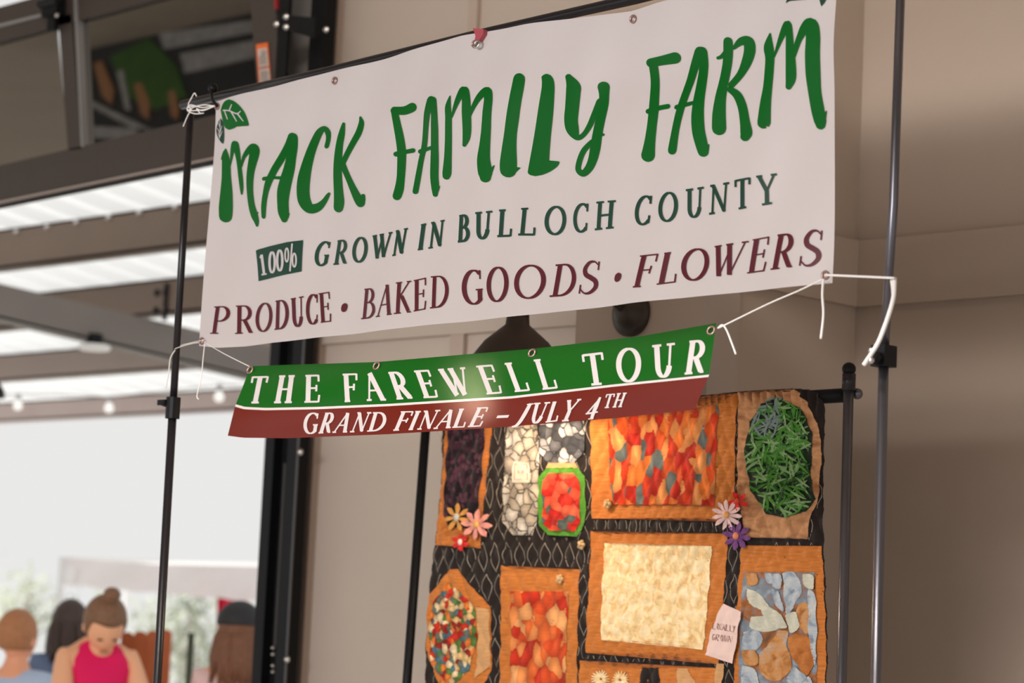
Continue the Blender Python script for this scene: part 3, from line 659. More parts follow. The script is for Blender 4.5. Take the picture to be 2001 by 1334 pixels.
textline(mb, tb_, [None,('F',52,188,138,284),('I',222,277,300,370),('N',325,478,402,584),('A',505,694,608,793),('L',712,848,793,905),('E',883,1034,990,1120)],
         [(55,978),(275,968),(475,960),(690,947),(845,940),(1030,930)], [(142,766),(368,762),(580,750),(791,738),(900,735),(1000,722),(1118,718)], 6.8, 2.6, pf, 3)
mb.brk()
textline(mb, tb_, [('U',1582,1705,1630,1812),('L',1755,1885,1838,1925)], [(1585,900),(1700,893),(1760,888),(1880,872)], [(1630,674),(1800,663),(1925,652)], 6.8, 2.8, pf, 3)
brush(mb, tb_, [(1385,935,16),(1425,925,26),(1470,880,36),(1515,810,40),(1560,730,38),(1582,690,34)], pf, 1)
brush(mb, tb_, [(1555,688,14),(1585,684,16),(1618,680,14)], pf, 1)
textline(mb, tc_, [('Y',15,170,118,278)], [(15,1198),(170,1185)], [(120,957),(270,940)], 6.8, 2.8, pf, 3.2)
mb.brk()
polyfill(mb, tb_, [(1205,840),(1222,810),(1352,804),(1336,834)], pf, False)
mb.brk()
textline(mb, tc_, [('T',523,618,570,664),('H',636,744,688,802)], [(525,1042),(740,1028)], [(572,885),(800,868)], 4.2, 2.2, pf, 2.4)
brush(mb, tc_, [(500,925,14),(420,1015,16),(340,1108,14)], pf, 1); brush(mb, tc_, [(335,1108,18),(400,1098,20),(462,1088,16)], pf, 1)
brush(mb, tc_, [(490,930,26),(455,1010,42),(420,1090,40),(398,1155,36)], pf, 1); brush(mb, tc_, [(362,1168,12),(412,1163,12)], pf, 1)
mb.brk()
for x, y in ((491, 723), (738, 715), (1042, 690), (1392, 646)): grommet(fb, fsurf(x, y, .004), (.1, -1, .3), .0085)
# ------------------------------------------------------------------ banner stand
st = empty('banner_stand', Vector((PY(305, 1334, 4.03).x, 4.03, 0)), 'black telescopic backdrop stand carrying the two banners', 'stand')
def pole(x0, y0, x1, y1, Y, r, name, material, parent=st, n=14):
    a, b = PY(x0, y0, Y), PY(x1, y1, Y); return MB().tube([a, b], r, n).build(name, material, parent, True)
lp_t, lp_m, lp_b = PY(373, 212, 4.04), PY(338, 795, 4.04), PY(307, 1334, 4.04)
low = lp_m+(lp_b-lp_m)*((lp_m.z-.02)/(lp_m.z-lp_b.z))
MB().tube([lp_t, lp_m], .0098, 14).build('upper_tube', M_pole, st, True)
MB().tube([lp_m, low], .0112, 14).build('lower_tube', M_pole, st, True)
MB().tube([lp_m+Vector((0, 0, .025)), lp_m-Vector((0, 0, .03))], .019, 14).build('clamp_collar', M_black, st)
kn = MB().tube([lp_m, PY(318, 786, 4.02)], [.007, .009], 8); kn.box(PY(318, 786, 4.02)-Vector((.018, .004, .007)), PY(318, 786, 4.02)+Vector((.012, .004, .007))); kn.build('clamp_knob', M_black, st)
rp_t, rp_m, rp_b = PY(1764, -140, 4.04), PY(1727, 697, 4.04), PY(1712, 1334, 4.04)
rlow = rp_m+(rp_b-rp_m)*((rp_m.z-.02)/(rp_m.z-rp_b.z))
MB().tube([rp_t, PY(1746, 400, 4.04), rp_m], .0092, 14).build('upper_tube', M_polegrey, st, True)
MB().tube([rp_m, rlow], .0103, 14).build('lower_tube', M_polegrey, st, True)
MB().box(rp_m-Vector((.017, .02, .020)), rp_m+Vector((.017, .02, .022))).build('clamp_collar', M_black, st)
kb = MB().tube([rp_m, PY(1706, 700, 4.0)], .012, 8); kb.build('clamp_block', M_black, st)
for x, y in ((1714, 687), (1713, 706)):
    MB().ball(PY(x, y, 4.0)+Vector((0, -.018, 0)), .007, 10).build('clamp_screw', M_steel, st, True)
for q in (low, rlow):
    for a in (20, 140, 260):
        a = math.radians(a)
        MB().tube([Vector((q.x, q.y, .45)), Vector((q.x+.45*math.cos(a), q.y+.45*math.sin(a), .02))], .009, 8).build('leg', M_pole, st, True)
bar = [PY(356, 205, 4.05), PY(650, 137, 4.05), PY(925, 69, 4.05), PY(1240, -2, 4.05), PY(1450, -54, 4.05), PY(1768, -130, 4.05)]
MB().tube(bar, [.012, .0115, .011, .0125, .0125, .012], 14).build('crossbar', M_pole, st, True)
# ball bungee and clip, strings
p = PY(416, 172, 4.03)
bg = empty('ball_bungee', p, 'black ball bungee looped over the crossbar at top left corner', 'bungee')
MB().ball(p, .013, 16).build('ball', M_black, bg, True)
MB().tube([p, PY(413, 185, 4.015), PY(416, 197, 4.0), PY(424, 207, 3.99)], .004, 8).build('cord', M_black, bg, True)
cp = empty('peg_clip', PY(934, 70, 3.98), 'small pink clip pinching the banner top edge to the bar', 'clip')
MB().prism([PY(x, y, 3.985) for x, y in [(924, 55), (945, 57), (944, 66), (936, 79), (927, 81), (929, 70)]], (0, .012, 0)).build('jaw', mat('pink plastic', (165, 70, 80), .4), cp)
MB().torus(PY(932, 86, 3.985), (0, -1, .2), .008, .003).build('wire_loop', M_steel, cp, True)
def string(pts, r, label, Y=3.985, group=None, jit=0):
    P = []
    for q in catmull([tuple(a) for a in pts], 6):
        P.append(PY(q[0], q[1], q[2] if len(q) > 2 else Y))
    o = MB().tube(P, r, 6).build('string', M_string, None, True); return tag(o, label, 'string', group)
string([(402, 668, 3.99), (375, 671, 4.0), (345, 680, 4.02), (342, 684, 4.05), (350, 676, 4.05), (380, 668, 4.0), (399, 664, 3.985)], .0011, 'white string looped from the lower left banner eyelet around the left pole')
string([(342, 684, 4.02), (333, 700, 4.02), (330, 725, 4.02), (324, 758, 4.02)], .0016, 'loose string end dangling beside the left pole')
string([(400, 672, 3.98), (397, 700, 3.98), (393, 740, 3.98), (385, 772, 3.98), (388, 780, 3.98)], .0014, 'loose string end dangling below lower left banner eyelet')
string([(402, 670, 3.99), (440, 692, 3.99), (488, 716, 3.99)], .001, 'thin string from the large banner to the green banner, left side')
string([(1608, 545, 3.985), (1560, 568, 3.985), (1500, 594, 3.985), (1412, 637, 3.985), (1404, 640, 3.985)], .0018, 'string from the large banner down to the green banner, right side')
string([(1404, 640, 3.985), (1412, 635, 3.985), (1420, 645, 3.985), (1430, 670, 3.985), (1438, 692, 3.985)], .0022, 'short string tail hanging off the right end of green banner')
string([(1609, 545, 3.98), (1607, 575, 3.98), (1609, 615, 3.98), (1604, 662, 3.98)], .0026, 'white string tail hanging straight down from lower right eyelet')
string([(1612, 537, 3.985), (1680, 540, 3.99), (1748, 543, 4.0)], .0026, 'white string pulled tight from banner corner to right pole')
string([(1748, 543, 4.01), (1746, 580, 4.0), (1735, 620, 3.99), (1718, 665, 3.98), (1702, 692, 3.98), (1688, 713, 3.98)], .0046, 'thick white string tail draped down along the right pole')
string([(1742, 545, 4.01), (1744, 590, 4.0), (1726, 640, 3.99), (1712, 680, 3.98)], .003, 'thinner white string strand beside the thick tail on right pole')
for k, q in enumerate(([(420, 207), (400, 214), (372, 216), (366, 211), (378, 207)], [(420, 206), (395, 210), (372, 205), (366, 215), (380, 222), (398, 221)], [(374, 213), (366, 228), (358, 247)], [(375, 216), (368, 205), (374, 192), (380, 182), (384, 188)], [(418, 208), (396, 216), (384, 212), (392, 222)], [(419, 207), (400, 205), (383, 208), (370, 214)])):
    string([(a, b, 4.01) for a, b in q], .0016, ['white string lashing the corner eyelet to the left pole top, lower turn', 'white string wound round the top of the left pole, knotted turn', 'loose white string end below the crossbar tip at left pole', 'small string knot sticking up above the crossbar tip', 'short string end of the knot between pole and eyelet', 'white string lashing the corner eyelet to the left pole top, upper turn'][k])
# ------------------------------------------------------------------ barn wall lamp
LX, LY = -4.68, 4.70
ls = PDp(1012, 620, .7071*(LY-LX))
LX, LY = ls.x, ls.y
Ztop = ls.z
wl = empty('wall_lamp', (LX, YP, Ztop-.05), 'bronze gooseneck barn lamp with domed shade above the quilt', 'lamp')
H = .25
M_shade = mat('dark bronze shade', (.045, .032, .024), .45, metal=.3)
prof = [(.03, 0), (.032, -.02), (.05, -.035), (.085, -.065), (.115, -.105), (.135, -.15), (.15, -H), (.146, -H), (.131, -.15), (.11, -.107), (.08, -.068), (.045, -.04), (.02, -.03), (0, -.03)]
sh = MB().lathe((LX, LY, Ztop), (0, 0, 1), prof, 40).build('shade', M_shade, wl, True)
MB().lathe((LX, LY, Ztop), (0, 0, 1), [(0, 0), (.03, 0), (.03, .03), (.02, .05), (0, .05)], 20).build('shade_neck', M_shade, wl, True)
pc = PY(1236, 612, YP)
MB().lathe((pc.x, YP, pc.z), (0, -1, 0), [(.066, 0), (.066, .012), (.055, .02), (.045, .022), (.035, .04), (.02, .05), (0, .05)], 32).build('wall_plate', M_shade, wl, True)
arm = catmull([(LX, LY, Ztop+.04), (LX, LY+.01, Ztop+.13), (LX+(pc.x-LX)*.3, LY+.1, Ztop+.2), (LX+(pc.x-LX)*.7, LY+.27, Ztop+.16), (pc.x, YP-.09, pc.z+.03), (pc.x, YP-.03, pc.z)], 8)
MB().tube(arm, .011, 10).build('gooseneck', M_shade, wl, True)
Mb = bpy.data.materials.new('glowing bulb'); Mb.use_nodes = True
b = Mb.node_tree.nodes['Principled BSDF']; b.inputs['Emission Color'].default_value = (1, .77, .53, 1); b.inputs['Emission Strength'].default_value = 175
Zb = Ztop-H+.008
MB().ball((LX, LY, Zb), .036, 16).build('bulb', Mb, wl, True)
MB().lathe((LX, LY, Zb+.03), (0, 0, 1), [(.015, 0), (.018, .02), (.018, .09), (0, .09)], 12).build('socket', M_shade, wl, True)
# ------------------------------------------------------------------ quilt
YQ = 4.92
QT = [(866, 814), (1000, 802), (1150, 790), (1370, 772), (1460, 765), (1560, 760), (1590, 763), (1606, 775), (1617, 800)]
def qdisp(x, y):
    # quilting relief in pixel units -> metres
    a = (x+.10*(y-800))/25.0; c = y/60.0
    l1 = abs(math.sin(math.pi*(a+c))); l2 = abs(math.sin(math.pi*(a-c)))
    puff = (l1*l2)**.45
    row = abs(math.sin(math.pi*(y-808)/62.0))**.35
    pleat = 0
    if y < 815: pleat = .012*math.sin(x*.42)*max(0, (815-y)/50)
    return .0075*puff*(.5+.5*row) + .0007*math.sin(y*.85+2*math.sin(x*.05)) + .012*math.sin(x*.011+y*.004) + .006*math.sin(y*.013+x*.02) + pleat
def qsurf(x, y, eps=0):
    p = PY(x, y, YQ); return Vector((p.x, YQ-qdisp(x, y)-eps, p.z))
def edges_at(poly, y):
    xs = []
    n = len(poly)
    for i in range(n):
        (x0, y0), (x1, y1) = poly[i], poly[(i+1) % n]
        if (y0 <= y < y1) or (y1 <= y < y0): xs.append(x0+(x1-x0)*(y-y0)/(y1-y0))
    return (min(xs), max(xs)) if len(xs) >= 2 else None
def patch(poly, material, name, parent, eps, step=3.2, surf=None, th=0):
    surf = surf or qsurf
    y0 = min(p[1] for p in poly)+.01; y1 = max(p[1] for p in poly)-.01; nr = max(2, int((y1-y0)/step))
    wmax = max(p[0] for p in poly)-min(p[0] for p in poly); nc = max(2, int(wmax/step))
    ys = sorted(set([y0+(y1-y0)*i/nr for i in range(nr+1)]+[min(max(p[1], y0), y1) for p in poly]))
    v = []; rows = 0
    for y in ys:
        e = edges_at(poly, y)
        if not e: continue
        for j in range(nc+1): v.append(surf(e[0]+(e[1]-e[0])*j/nc, y, eps))
        rows += 1
    c = nc+1
    f = [(i*c+j, i*c+j+1, (i+1)*c+j+1, (i+1)*c+j) for i in range(rows-1) for j in range(nc)]
    return mk(name, v, f, material, parent, True)
def fabric(name, cols, scale=60, kind='vor', rough=.85, edge=None, stretch=(1,1,1), weave=.35, randomness=1.0, emult=None):
    """procedural printed cotton. kinds: vor (coloured cells), noise, plain, dots, stone"""
    M = bpy.data.materials.new(name); M.use_nodes = True; nt = M.node_tree; b = nt.nodes['Principled BSDF']; b.inputs['Roughness'].default_value = rough
    b.inputs['Specular IOR Level'].default_value = .2; b.inputs['Sheen Weight'].default_value = .15
    tc = nt.nodes.new('ShaderNodeTexCoord'); mp = nt.nodes.new('ShaderNodeMapping'); mp.inputs['Scale'].default_value = stretch
    nt.links.new(tc.outputs['Object'], mp.inputs['Vector']); vec = mp.outputs[0]
    def ramp(fac, cs, const=False):
        r = nt.nodes.new('ShaderNodeValToRGB'); el = r.color_ramp.elements
        r.color_ramp.interpolation = 'CONSTANT' if const else 'LINEAR'
        while len(el) < len(cs): el.new(.5)
        for i, c in enumerate(cs): el[i].position = i/len(cs) if const else i/(len(cs)-1); el[i].color = lin(c)
        nt.links.new(fac, r.inputs[0]); return r.outputs[0]
    if kind == 'plain':
        n = nt.nodes.new('ShaderNodeTexNoise'); n.inputs['Scale'].default_value = scale; mp2 = nt.nodes.new('ShaderNodeMapping'); mp2.inputs['Scale'].default_value = (1, 1, 9)
        nt.links.new(vec, mp2.inputs[0]); nt.links.new(mp2.outputs[0], n.inputs['Vector']); n.inputs['Detail'].default_value = 6
        col = ramp(n.outputs['Fac'], cols)
    elif kind == 'noise':
        n = nt.nodes.new('ShaderNodeTexNoise'); n.inputs['Scale'].default_value = scale; n.inputs['Detail'].default_value = 4; n.inputs['Distortion'].default_value = .8
        nt.links.new(vec, n.inputs['Vector']); m_ = nt.nodes.new('ShaderNodeMapRange'); m_.inputs[1].default_value = .3; m_.inputs[2].default_value = .7
        nt.links.new(n.outputs['Fac'], m_.inputs[0]); col = ramp(m_.outputs[0], cols)
    else:
        v = nt.nodes.new('ShaderNodeTexVoronoi'); v.inputs['Scale'].default_value = scale; v.inputs['Randomness'].default_value = randomness
        nz = nt.nodes.new('ShaderNodeTexNoise'); nz.inputs['Scale'].default_value = scale*.6; nt.links.new(vec, nz.inputs['Vector'])
        mm = nt.nodes.new('ShaderNodeVectorMath'); mm.operation = 'MULTIPLY_ADD'; nt.links.new(nz.outputs['Color'], mm.inputs[0]); mm.inputs[1].default_value = (.7/scale,)*3; nt.links.new(vec, mm.inputs[2])
        nt.links.new(mm.outputs[0], v.inputs['Vector'])
        sep = nt.nodes.new('ShaderNodeSeparateColor'); nt.links.new(v.outputs['Color'], sep.inputs[0])
        col = ramp(sep.outputs[0], cols, True)
        # each printed fruit is lighter in its middle, as in the print itself
        r2 = nt.nodes.new('ShaderNodeValToRGB'); r2.color_ramp.elements[0].position = .0; r2.color_ramp.elements[0].color = (1.15, 1.12, 1.1, 1); r2.color_ramp.elements[1].position = .75; r2.color_ramp.elements[1].color = (.42, .36, .34, 1)
        nt.links.new(v.outputs['Distance'], r2.inputs[0])
        mu = nt.nodes.new('ShaderNodeMixRGB'); mu.blend_type = 'MULTIPLY'; mu.inputs[0].default_value = .8; nt.links.new(col, mu.inputs[1]); nt.links.new(r2.outputs[0], mu.inputs[2]); col = mu.outputs[0]
        if edge is not None:
            ve = nt.nodes.new('ShaderNodeTexVoronoi'); ve.feature = 'DISTANCE_TO_EDGE'; ve.inputs['Scale'].default_value = scale; ve.inputs['Randomness'].default_value = randomness
            nt.links.new(mm.outputs[0], ve.inputs['Vector'])
            lt = nt.nodes.new('ShaderNodeMath'); lt.operation = 'LESS_THAN'; lt.inputs[1].default_value = .045; nt.links.new(ve.outputs['Distance'], lt.inputs[0])
            me_ = nt.nodes.new('ShaderNodeMixRGB'); nt.links.new(lt.outputs[0], me_.inputs[0]); nt.links.new(col, me_.inputs[1]); me_.inputs[2].default_value = lin(edge); col = me_.outputs[0]
    nt.links.new(col, b.inputs['Base Color'])
    wv = nt.nodes.new('ShaderNodeTexNoise'); wv.inputs['Scale'].default_value = 700; nt.links.new(tc.outputs['Object'], wv.inputs['Vector'])
    bp = nt.nodes.new('ShaderNodeBump'); bp.inputs['Strength'].default_value = weave; bp.inputs['Distance'].default_value = .001
    nt.links.new(wv.outputs['Fac'], bp.inputs['Height']); nt.links.new(bp.outputs[0], b.inputs['Normal'])
    return M
F_black = fabric('black cotton', [(20, 15, 14), (40, 30, 26)], 40, 'plain')
F_tan = fabric('orange tan cotton', [(150, 82, 30), (190, 112, 48), (214, 140, 74)], 26, 'plain')
F_tan2 = fabric('pale tan cotton', [(180, 130, 80), (214, 168, 118)], 30, 'plain')
F_wood = fabric('wood grain cotton', [(128, 78, 46), (196, 144, 100), (150, 96, 60)], 9, 'noise', stretch=(1, 1, 2.5))
F_grape = fabric('blackberry print', [(28, 10, 26), (60, 26, 44), (20, 8, 20), (88, 50, 66)], 75, 'vor')
F_stone = fabric('white stone print', [(190, 182, 166), (204, 200, 190), (176, 166, 150)], 33, 'vor', edge=(70, 66, 60))
F_stone2 = fabric('grey stone print', [(150, 152, 156), (90, 92, 98), (186, 186, 186), (60, 62, 68)], 38, 'vor', edge=(40, 40, 44))
F_green = fabric('green frame cotton', [(62, 124, 30), (92, 146, 52)], 30, 'plain')
F_straw = fabric('strawberry print', [(214, 50, 34), (232, 84, 56), (196, 36, 26), (90, 104, 100), (226, 100, 70)], 40, 'vor')
F_pepper = fabric('pepper print', [(216, 62, 22), (238, 128, 50), (200, 40, 18), (240, 160, 90), (110, 122, 120), (226, 90, 30)], 31, 'vor', stretch=(1.2, 1, .7))
F_cream = fabric('popcorn print', [(214, 170, 110), (236, 208, 156), (246, 228, 190)], 40, 'noise')
F_jelly = fabric('jelly bean print', [(206, 50, 30), (226, 190, 130), (110, 120, 110), (230, 130, 50), (80, 120, 130), (150, 40, 30), (90, 130, 60), (236, 214, 170)], 58, 'vor')
F_peach = fabric('peach print', [(222, 84, 36), (238, 150, 84), (206, 54, 26), (244, 176, 110), (228, 110, 50)], 30, 'vor', stretch=(1, 1, .8))
F_beanbg = fabric('bean bowl ground', [(16, 26, 16), (36, 52, 34)], 60, 'plain')
F_garlic = fabric('garlic and onion print ground', [(96, 74, 58), (150, 92, 46), (120, 132, 142), (150, 160, 166)], 18, 'noise')
quilt = empty('harvest_quilt', PY(1230, 1300, YQ), 'black quilt with orange-framed fruit and vegetable patches hanging on a rod', 'quilt')
qpoly = [(866, 820), (868, 900), (852, 1100), (836, 1400), (830, 1640), (1604, 1640), (1610, 1300), (1614, 1000), (1617, 806), (1612, 786)]
# backing, with a gathered top sleeve
def qtop(x): return poly_at(x, QT)
nu, nv = 250, 210; v = []
for j in range(nv+1):
    t = j/nv
    for i in range(nu+1):
        u = i/nu
        y_ = 790+(1640-790)*t
        xl = poly_at(y_, [(790, 868), (900, 867), (1100, 851), (1400, 836), (1640, 828)]); xr = poly_at(y_, [(790, 1616), (1000, 1615), (1300, 1611), (1640, 1605)])
        x = xl+(xr-xl)*u; yt = qtop(x) + 1.6*math.sin(x*.42); y = yt+(1640-yt)*t
        v.append(qsurf(x, y, 0))
c = nu+1
mk('backing', v, [(j*c+i, j*c+i+1, (j+1)*c+i+1, (j+1)*c+i) for j in range(nv) for i in range(nu)], F_black, quilt, True)
PT = [
 ('frame_patch', F_tan, [(876,818),(970,810),(962,900),(950,1072),(857,1065),(868,930)], .002, None),
 ('berry_patch', F_grape, [(884,815),(956,808),(950,930),(944,1000),(934,1035),(884,1028),(872,1005),(877,900)], .004, 'dark purple berry print patch'),
 ('stone_patch', F_stone, [(998,812),(1060,806),(1062,900),(1058,1000),(1045,1046),(1010,1046),(993,1020),(995,920)], .003, 'white pebble print patch'),
 ('stone_patch', F_stone2, [(1066,806),(1147,800),(1145,880),(1125,905),(1080,905),(1063,885)], .0035, 'grey pebble print patch'),
 ('collar_patch', F_tan2, [(1082,903),(1127,903),(1132,916),(1074,916)], .003, None),
 ('jar_patch', F_green, [(1075,915),(1130,913),(1142,930),(1140,1020),(1125,1048),(1072,1045),(1056,1025),(1060,935)], .0035, 'lime green jar outline patch'),
 ('strawberry_patch', F_straw, [(1078,925),(1122,924),(1133,940),(1130,1020),(1120,1038),(1075,1036),(1064,1020),(1068,940)], .0055, 'red strawberry print patch'),
 ('frame_patch', F_tan, [(1158,792),(1447,768),(1440,1020),(1150,1012)], .002, None),
 ('pepper_patch', F_pepper, [(1189,815),(1410,792),(1403,990),(1185,985)], .004, 'orange and red pepper print patch'),
 ('frame_patch', F_tan, [(1150,1037),(1428,1043),(1414,1298),(1145,1275)], .002, None),
 ('popcorn_patch', F_cream, [(1178,1060),(1396,1067),(1385,1270),(1176,1250)], .004, 'cream popcorn print patch'),
 ('wood_patch', F_wood, [(1452,768),(1562,762),(1585,790),(1608,840),(1612,900),(1606,985),(1595,1000),(1585,1054),(1462,1050),(1447,950)], .003, 'brown wood grain print patch'),
 ('bean_bowl_patch', F_beanbg, [(1500,790),(1530,778),(1575,800),(1595,850),(1592,930),(1602,975),(1585,1000),(1540,1012),(1505,1005),(1475,960),(1462,890),(1475,825)], .005, 'oval patch of green beans'),
 ('frame_patch', F_tan, [(1455,1065),(1612,1067),(1608,1420),(1440,1420)], .002, None),
 ('garlic_patch', F_garlic, [(1462,1118),(1597,1118),(1590,1420),(1450,1420)], .004, 'blue-grey garlic and onion print patch'),
 ('frame_patch', F_tan, [(890,1113),(905,1112),(963,1185),(960,1310),(940,1345),(868,1345),(845,1270),(848,1165)], .002, None),
 ('jelly_bean_patch', F_jelly, [(888,1138),(905,1150),(935,1185),(938,1250),(920,1310),(885,1345),(855,1300),(850,1230),(858,1180)], .004, 'multicoloured jelly bean print patch'),
 ('side_patch', F_tan2, [(938,1186),(961,1190),(959,1300),(930,1325),(940,1250)], .0045, 'pale tan side patch'),
 ('frame_patch', F_tan, [(985,1105),(1128,1112),(1128,1420),(970,1420)], .002, None),
 ('peach_patch', F_peach, [(1000,1155),(1108,1155),(1105,1420),(992,1420)], .004, 'orange peach print patch'),
 ('frame_patch', F_tan, [(1133,1290),(1410,1305),(1408,1420),(1130,1420)], .002, None),
 ('dark_patch', F_black, [(1255,1302),(1290,1304),(1310,1420),(1240,1420)], .003, None),
 ('tan_strip_patch', F_tan2, [(1330,1305),(1352,1306),(1372,1334),(1390,1420),(1350,1420)], .004, None),
 ('tan_strip_patch', F_tan2, [(1412,1296),(1428,1297),(1422,1334),(1418,1420),(1405,1420)], .004, None),
 ('frame_patch', F_tan, [(850,1400),(960,1400),(955,1600),(845,1600)], .002, None),
 ('frame_patch', F_tan, [(990,1450),(1405,1450),(1400,1600),(985,1600)], .002, None),
]
for n_, m_, poly, eps, lab in PT:
    o = patch(poly, m_, n_, quilt, eps, 3.0)
    if lab: o['label'] = lab
# green beans: curved printed pods sewn over the bowl
MG = [fabric('bean green %d' % i, c_, 60, 'plain', weave=.1) for i, c_ in enumerate([[(46, 100, 30), (84, 144, 54)], [(100, 138, 84), (140, 170, 118)], [(24, 60, 26), (48, 92, 42)], [(96, 112, 112), (130, 146, 138)]])]
bowl = [(1500,790),(1530,780),(1573,802),(1592,850),(1588,930),(1596,972),(1583,998),(1540,1010),(1507,1002),(1479,958),(1466,890),(1478,827)]
rb = random.Random(3)
mbs = [MB() for _ in range(4)]
for k in range(340):
    for _ in range(50):
        x = rb.uniform(1462, 1600); y = rb.uniform(780, 1012); e = edges_at(bowl, y)
        if e and e[0]+4 < x < e[1]-4: break
    a = rb.uniform(0, math.pi); L_ = rb.uniform(22, 40); bend = rb.uniform(-3, 3)
    q = [(x+math.cos(a)*L_*t-math.sin(a)*bend*(1-4*t*t), y+math.sin(a)*L_*t+math.cos(a)*bend*(1-4*t*t)) for t in (-.5, -.35, -.15, 0, .15, .35, .5)]
    q = [(min(max(px, (edges_at(bowl, min(max(py, 781), 1009)) or (0, 0))[0]-2), (edges_at(bowl, min(max(py, 781), 1009)) or (0, 3000))[1]+4), py) for px, py in q]
    ci = 3 if (y < 850 and x < 1530 and rb.random() < .6) else rb.choice([0, 0, 0, 1, 1, 2])
    ribbon(mbs[ci], q, [1.2, 3.2, 4.2, 4.4, 4.2, 3.2, 1.2], lambda X_, Y_, e_=.006+k*.00002: qsurf(X_, Y_, e_), True, 2)
for i, mbx in enumerate(mbs):
    o = mbx.build('bean_pods', MG[i], quilt, True); o['kind'] = 'stuff'
# bulbs of garlic and onions in the lower right patch
GB = [([(1540,1120),(1560,1118),(1575,1150),(1560,1180),(1545,1200)], 0), ([(1505,1120),(1520,1122),(1524,1138),(1512,1140)], 0), ([(1470,1150),(1495,1160),(1520,1195),(1500,1192),(1475,1178)], 1),
      ([(1480,1205),(1520,1205),(1535,1225),(1505,1235),(1478,1225)], 1), ([(1465,1235),(1490,1232),(1500,1250),(1490,1270),(1466,1268)], 0), ([(1530,1232),(1545,1235),(1543,1262),(1550,1300),(1525,1330),(1495,1318),(1492,1280),(1510,1260)], 2),
      ([(1568,1180),(1582,1178),(1588,1210),(1580,1238),(1565,1225),(1560,1200)], 2), ([(1545,1245),(1565,1238),(1585,1250),(1590,1290),(1575,1320),(1560,1300),(1548,1275)], 3), ([(1585,1150),(1597,1165),(1596,1240),(1590,1300),(1582,1240)], 0),
      ([(1468,1120),(1490,1122),(1492,1140),(1475,1145)], 2), ([(1520,1150),(1535,1160),(1540,1195),(1525,1180)], 0), ([(1462,1300),(1485,1308),(1490,1334),(1485,1400),(1460,1400)], 0), ([(1500,1345),(1530,1335),(1550,1350),(1545,1400),(1500,1400)], 2), ([(1560,1330),(1585,1325),(1590,1400),(1560,1400)], 0),
      ([(1500,1180),(1530,1195),(1545,1225),(1525,1225),(1505,1205)], 1), ([(1520,1122),(1538,1124),(1536,1150),(1524,1146)], 0), ([(1545,1202),(1562,1196),(1566,1226),(1550,1236)], 1), ([(1464,1272),(1488,1272),(1490,1298),(1466,1298)], 2), ([(1552,1300),(1574,1322),(1558,1338),(1540,1330)], 0), ([(1578,1122),(1596,1124),(1596,1150),(1582,1146)], 1)]
MGB = [fabric('garlic %d' % i, c_, 26, 'noise', weave=.1) for i, c_ in enumerate([[(118, 130, 142), (170, 178, 184), (200, 196, 184)], [(176, 176, 160), (216, 210, 188)], [(150, 90, 44), (196, 140, 84), (160, 160, 156)], [(150, 84, 36), (200, 128, 66)]])]
for k, (poly, ci) in enumerate(GB):
    cl = catmull(poly+[poly[0]], 4)[:-1]
    patch(cl, MGB[ci], 'printed_bulb', quilt, .0055+k*.0002, 3.0, lambda x, y, e: qsurf(x, y, e))
mb = MB()
for cx, cy in ((1175, 1326), (1214, 1328)):
    for k in range(18):
        a = 2*math.pi*k/18; ribbon(mb, [(cx+math.cos(a)*r_, cy+math.sin(a)*r_) for r_ in (4, 10, 17)], [3, 3.4, 1.4], lambda X_, Y_: qsurf(X_, Y_, .005), True, 1)
mb.build('fringe_flowers', F_cream, quilt)
# quilting thread: chains of loops and diamonds over the whole face
mb = MB()
for r_ in range(14):
    y0 = 812+r_*62; 
    for k in range(36):
        xc = 870+k*22-(.10*(y0-800)) + (11 if r_ % 2 else 0)
        if xc < 860 or xc > 1605: continue
        q = []
        for i in range(17):
            t = i/16; ang = math.pi*t*2
            q.append((xc+8.2*math.sin(ang)*(.35+.65*math.sin(math.pi*t/1)**1), y0+31-31*math.cos(math.pi*2*t)*(1) ))
        e = None
        q = [(xc+8.5*math.sin(math.pi*2*t)*math.sin(math.pi*abs(2*t-1)/1.35+.25), y0+58*(1-abs(2*t-1))) for t in [i/20 for i in range(21)]]
        run = []
        for pt_ in q+[None]:
            ok = pt_ is not None and not any(e_ and e_[0] < pt_[0] < e_[1] for e_ in (edges_at(P_[2], pt_[1]) for P_ in PT if P_[1] is not F_black))
            if ok: run.append(pt_)
            else:
                if len(run) > 1: ribbon(mb, run, [.8]*len(run), lambda X_, Y_: qsurf(X_, Y_, .0012), False, 1)
                run = []
M_thread = mat('grey thread', (.36, .31, .25), .8)
o = mb.build('stitching', M_thread, quilt); o['kind'] = 'stuff'
# flower applique
def petal_flower(cx, cy, r, n, cp, cc, name, label, rot=0, rc=.25, wd=.3):
    fl = empty(name, qsurf(cx, cy, .012)); fl.parent = quilt; fl.location = qsurf(cx, cy, .012)-worldloc(quilt); fl['label'] = label
    mp_ = mat(label[:20]+' felt', cp, .85); mc_ = mat(label[:20]+' centre', cc, .7)
    base = None
    for k in range(n):
        a = rot+2*math.pi*k/n; mb = MB()
        ribbon(mb, [(cx+math.cos(a)*r*t, cy+math.sin(a)*r*t) for t in (.15, .4, .62, .82, .95)], [r*wd*.5, r*wd*.8, r*wd*1.15, r*wd*1.1, r*wd*.6], lambda X_, Y_: qsurf(X_, Y_, .014), True, 2)
        base = mb.build('petal', mp_, fl)
    c0 = qsurf(cx, cy, .016)
    MB().lathe(c0, (0, -1, 0), [(r*rc*.0014, 0), (r*rc*.0014, .002), (r*rc*.0008, .005), (0, .006)], 14).build('flower_centre', mc_, fl, True)
petal_flower(907, 1012, 27, 7, (206, 146, 70), (190, 190, 180), 'felt_flower', 'mustard yellow felt flower on the quilt', .3, .3, .3)
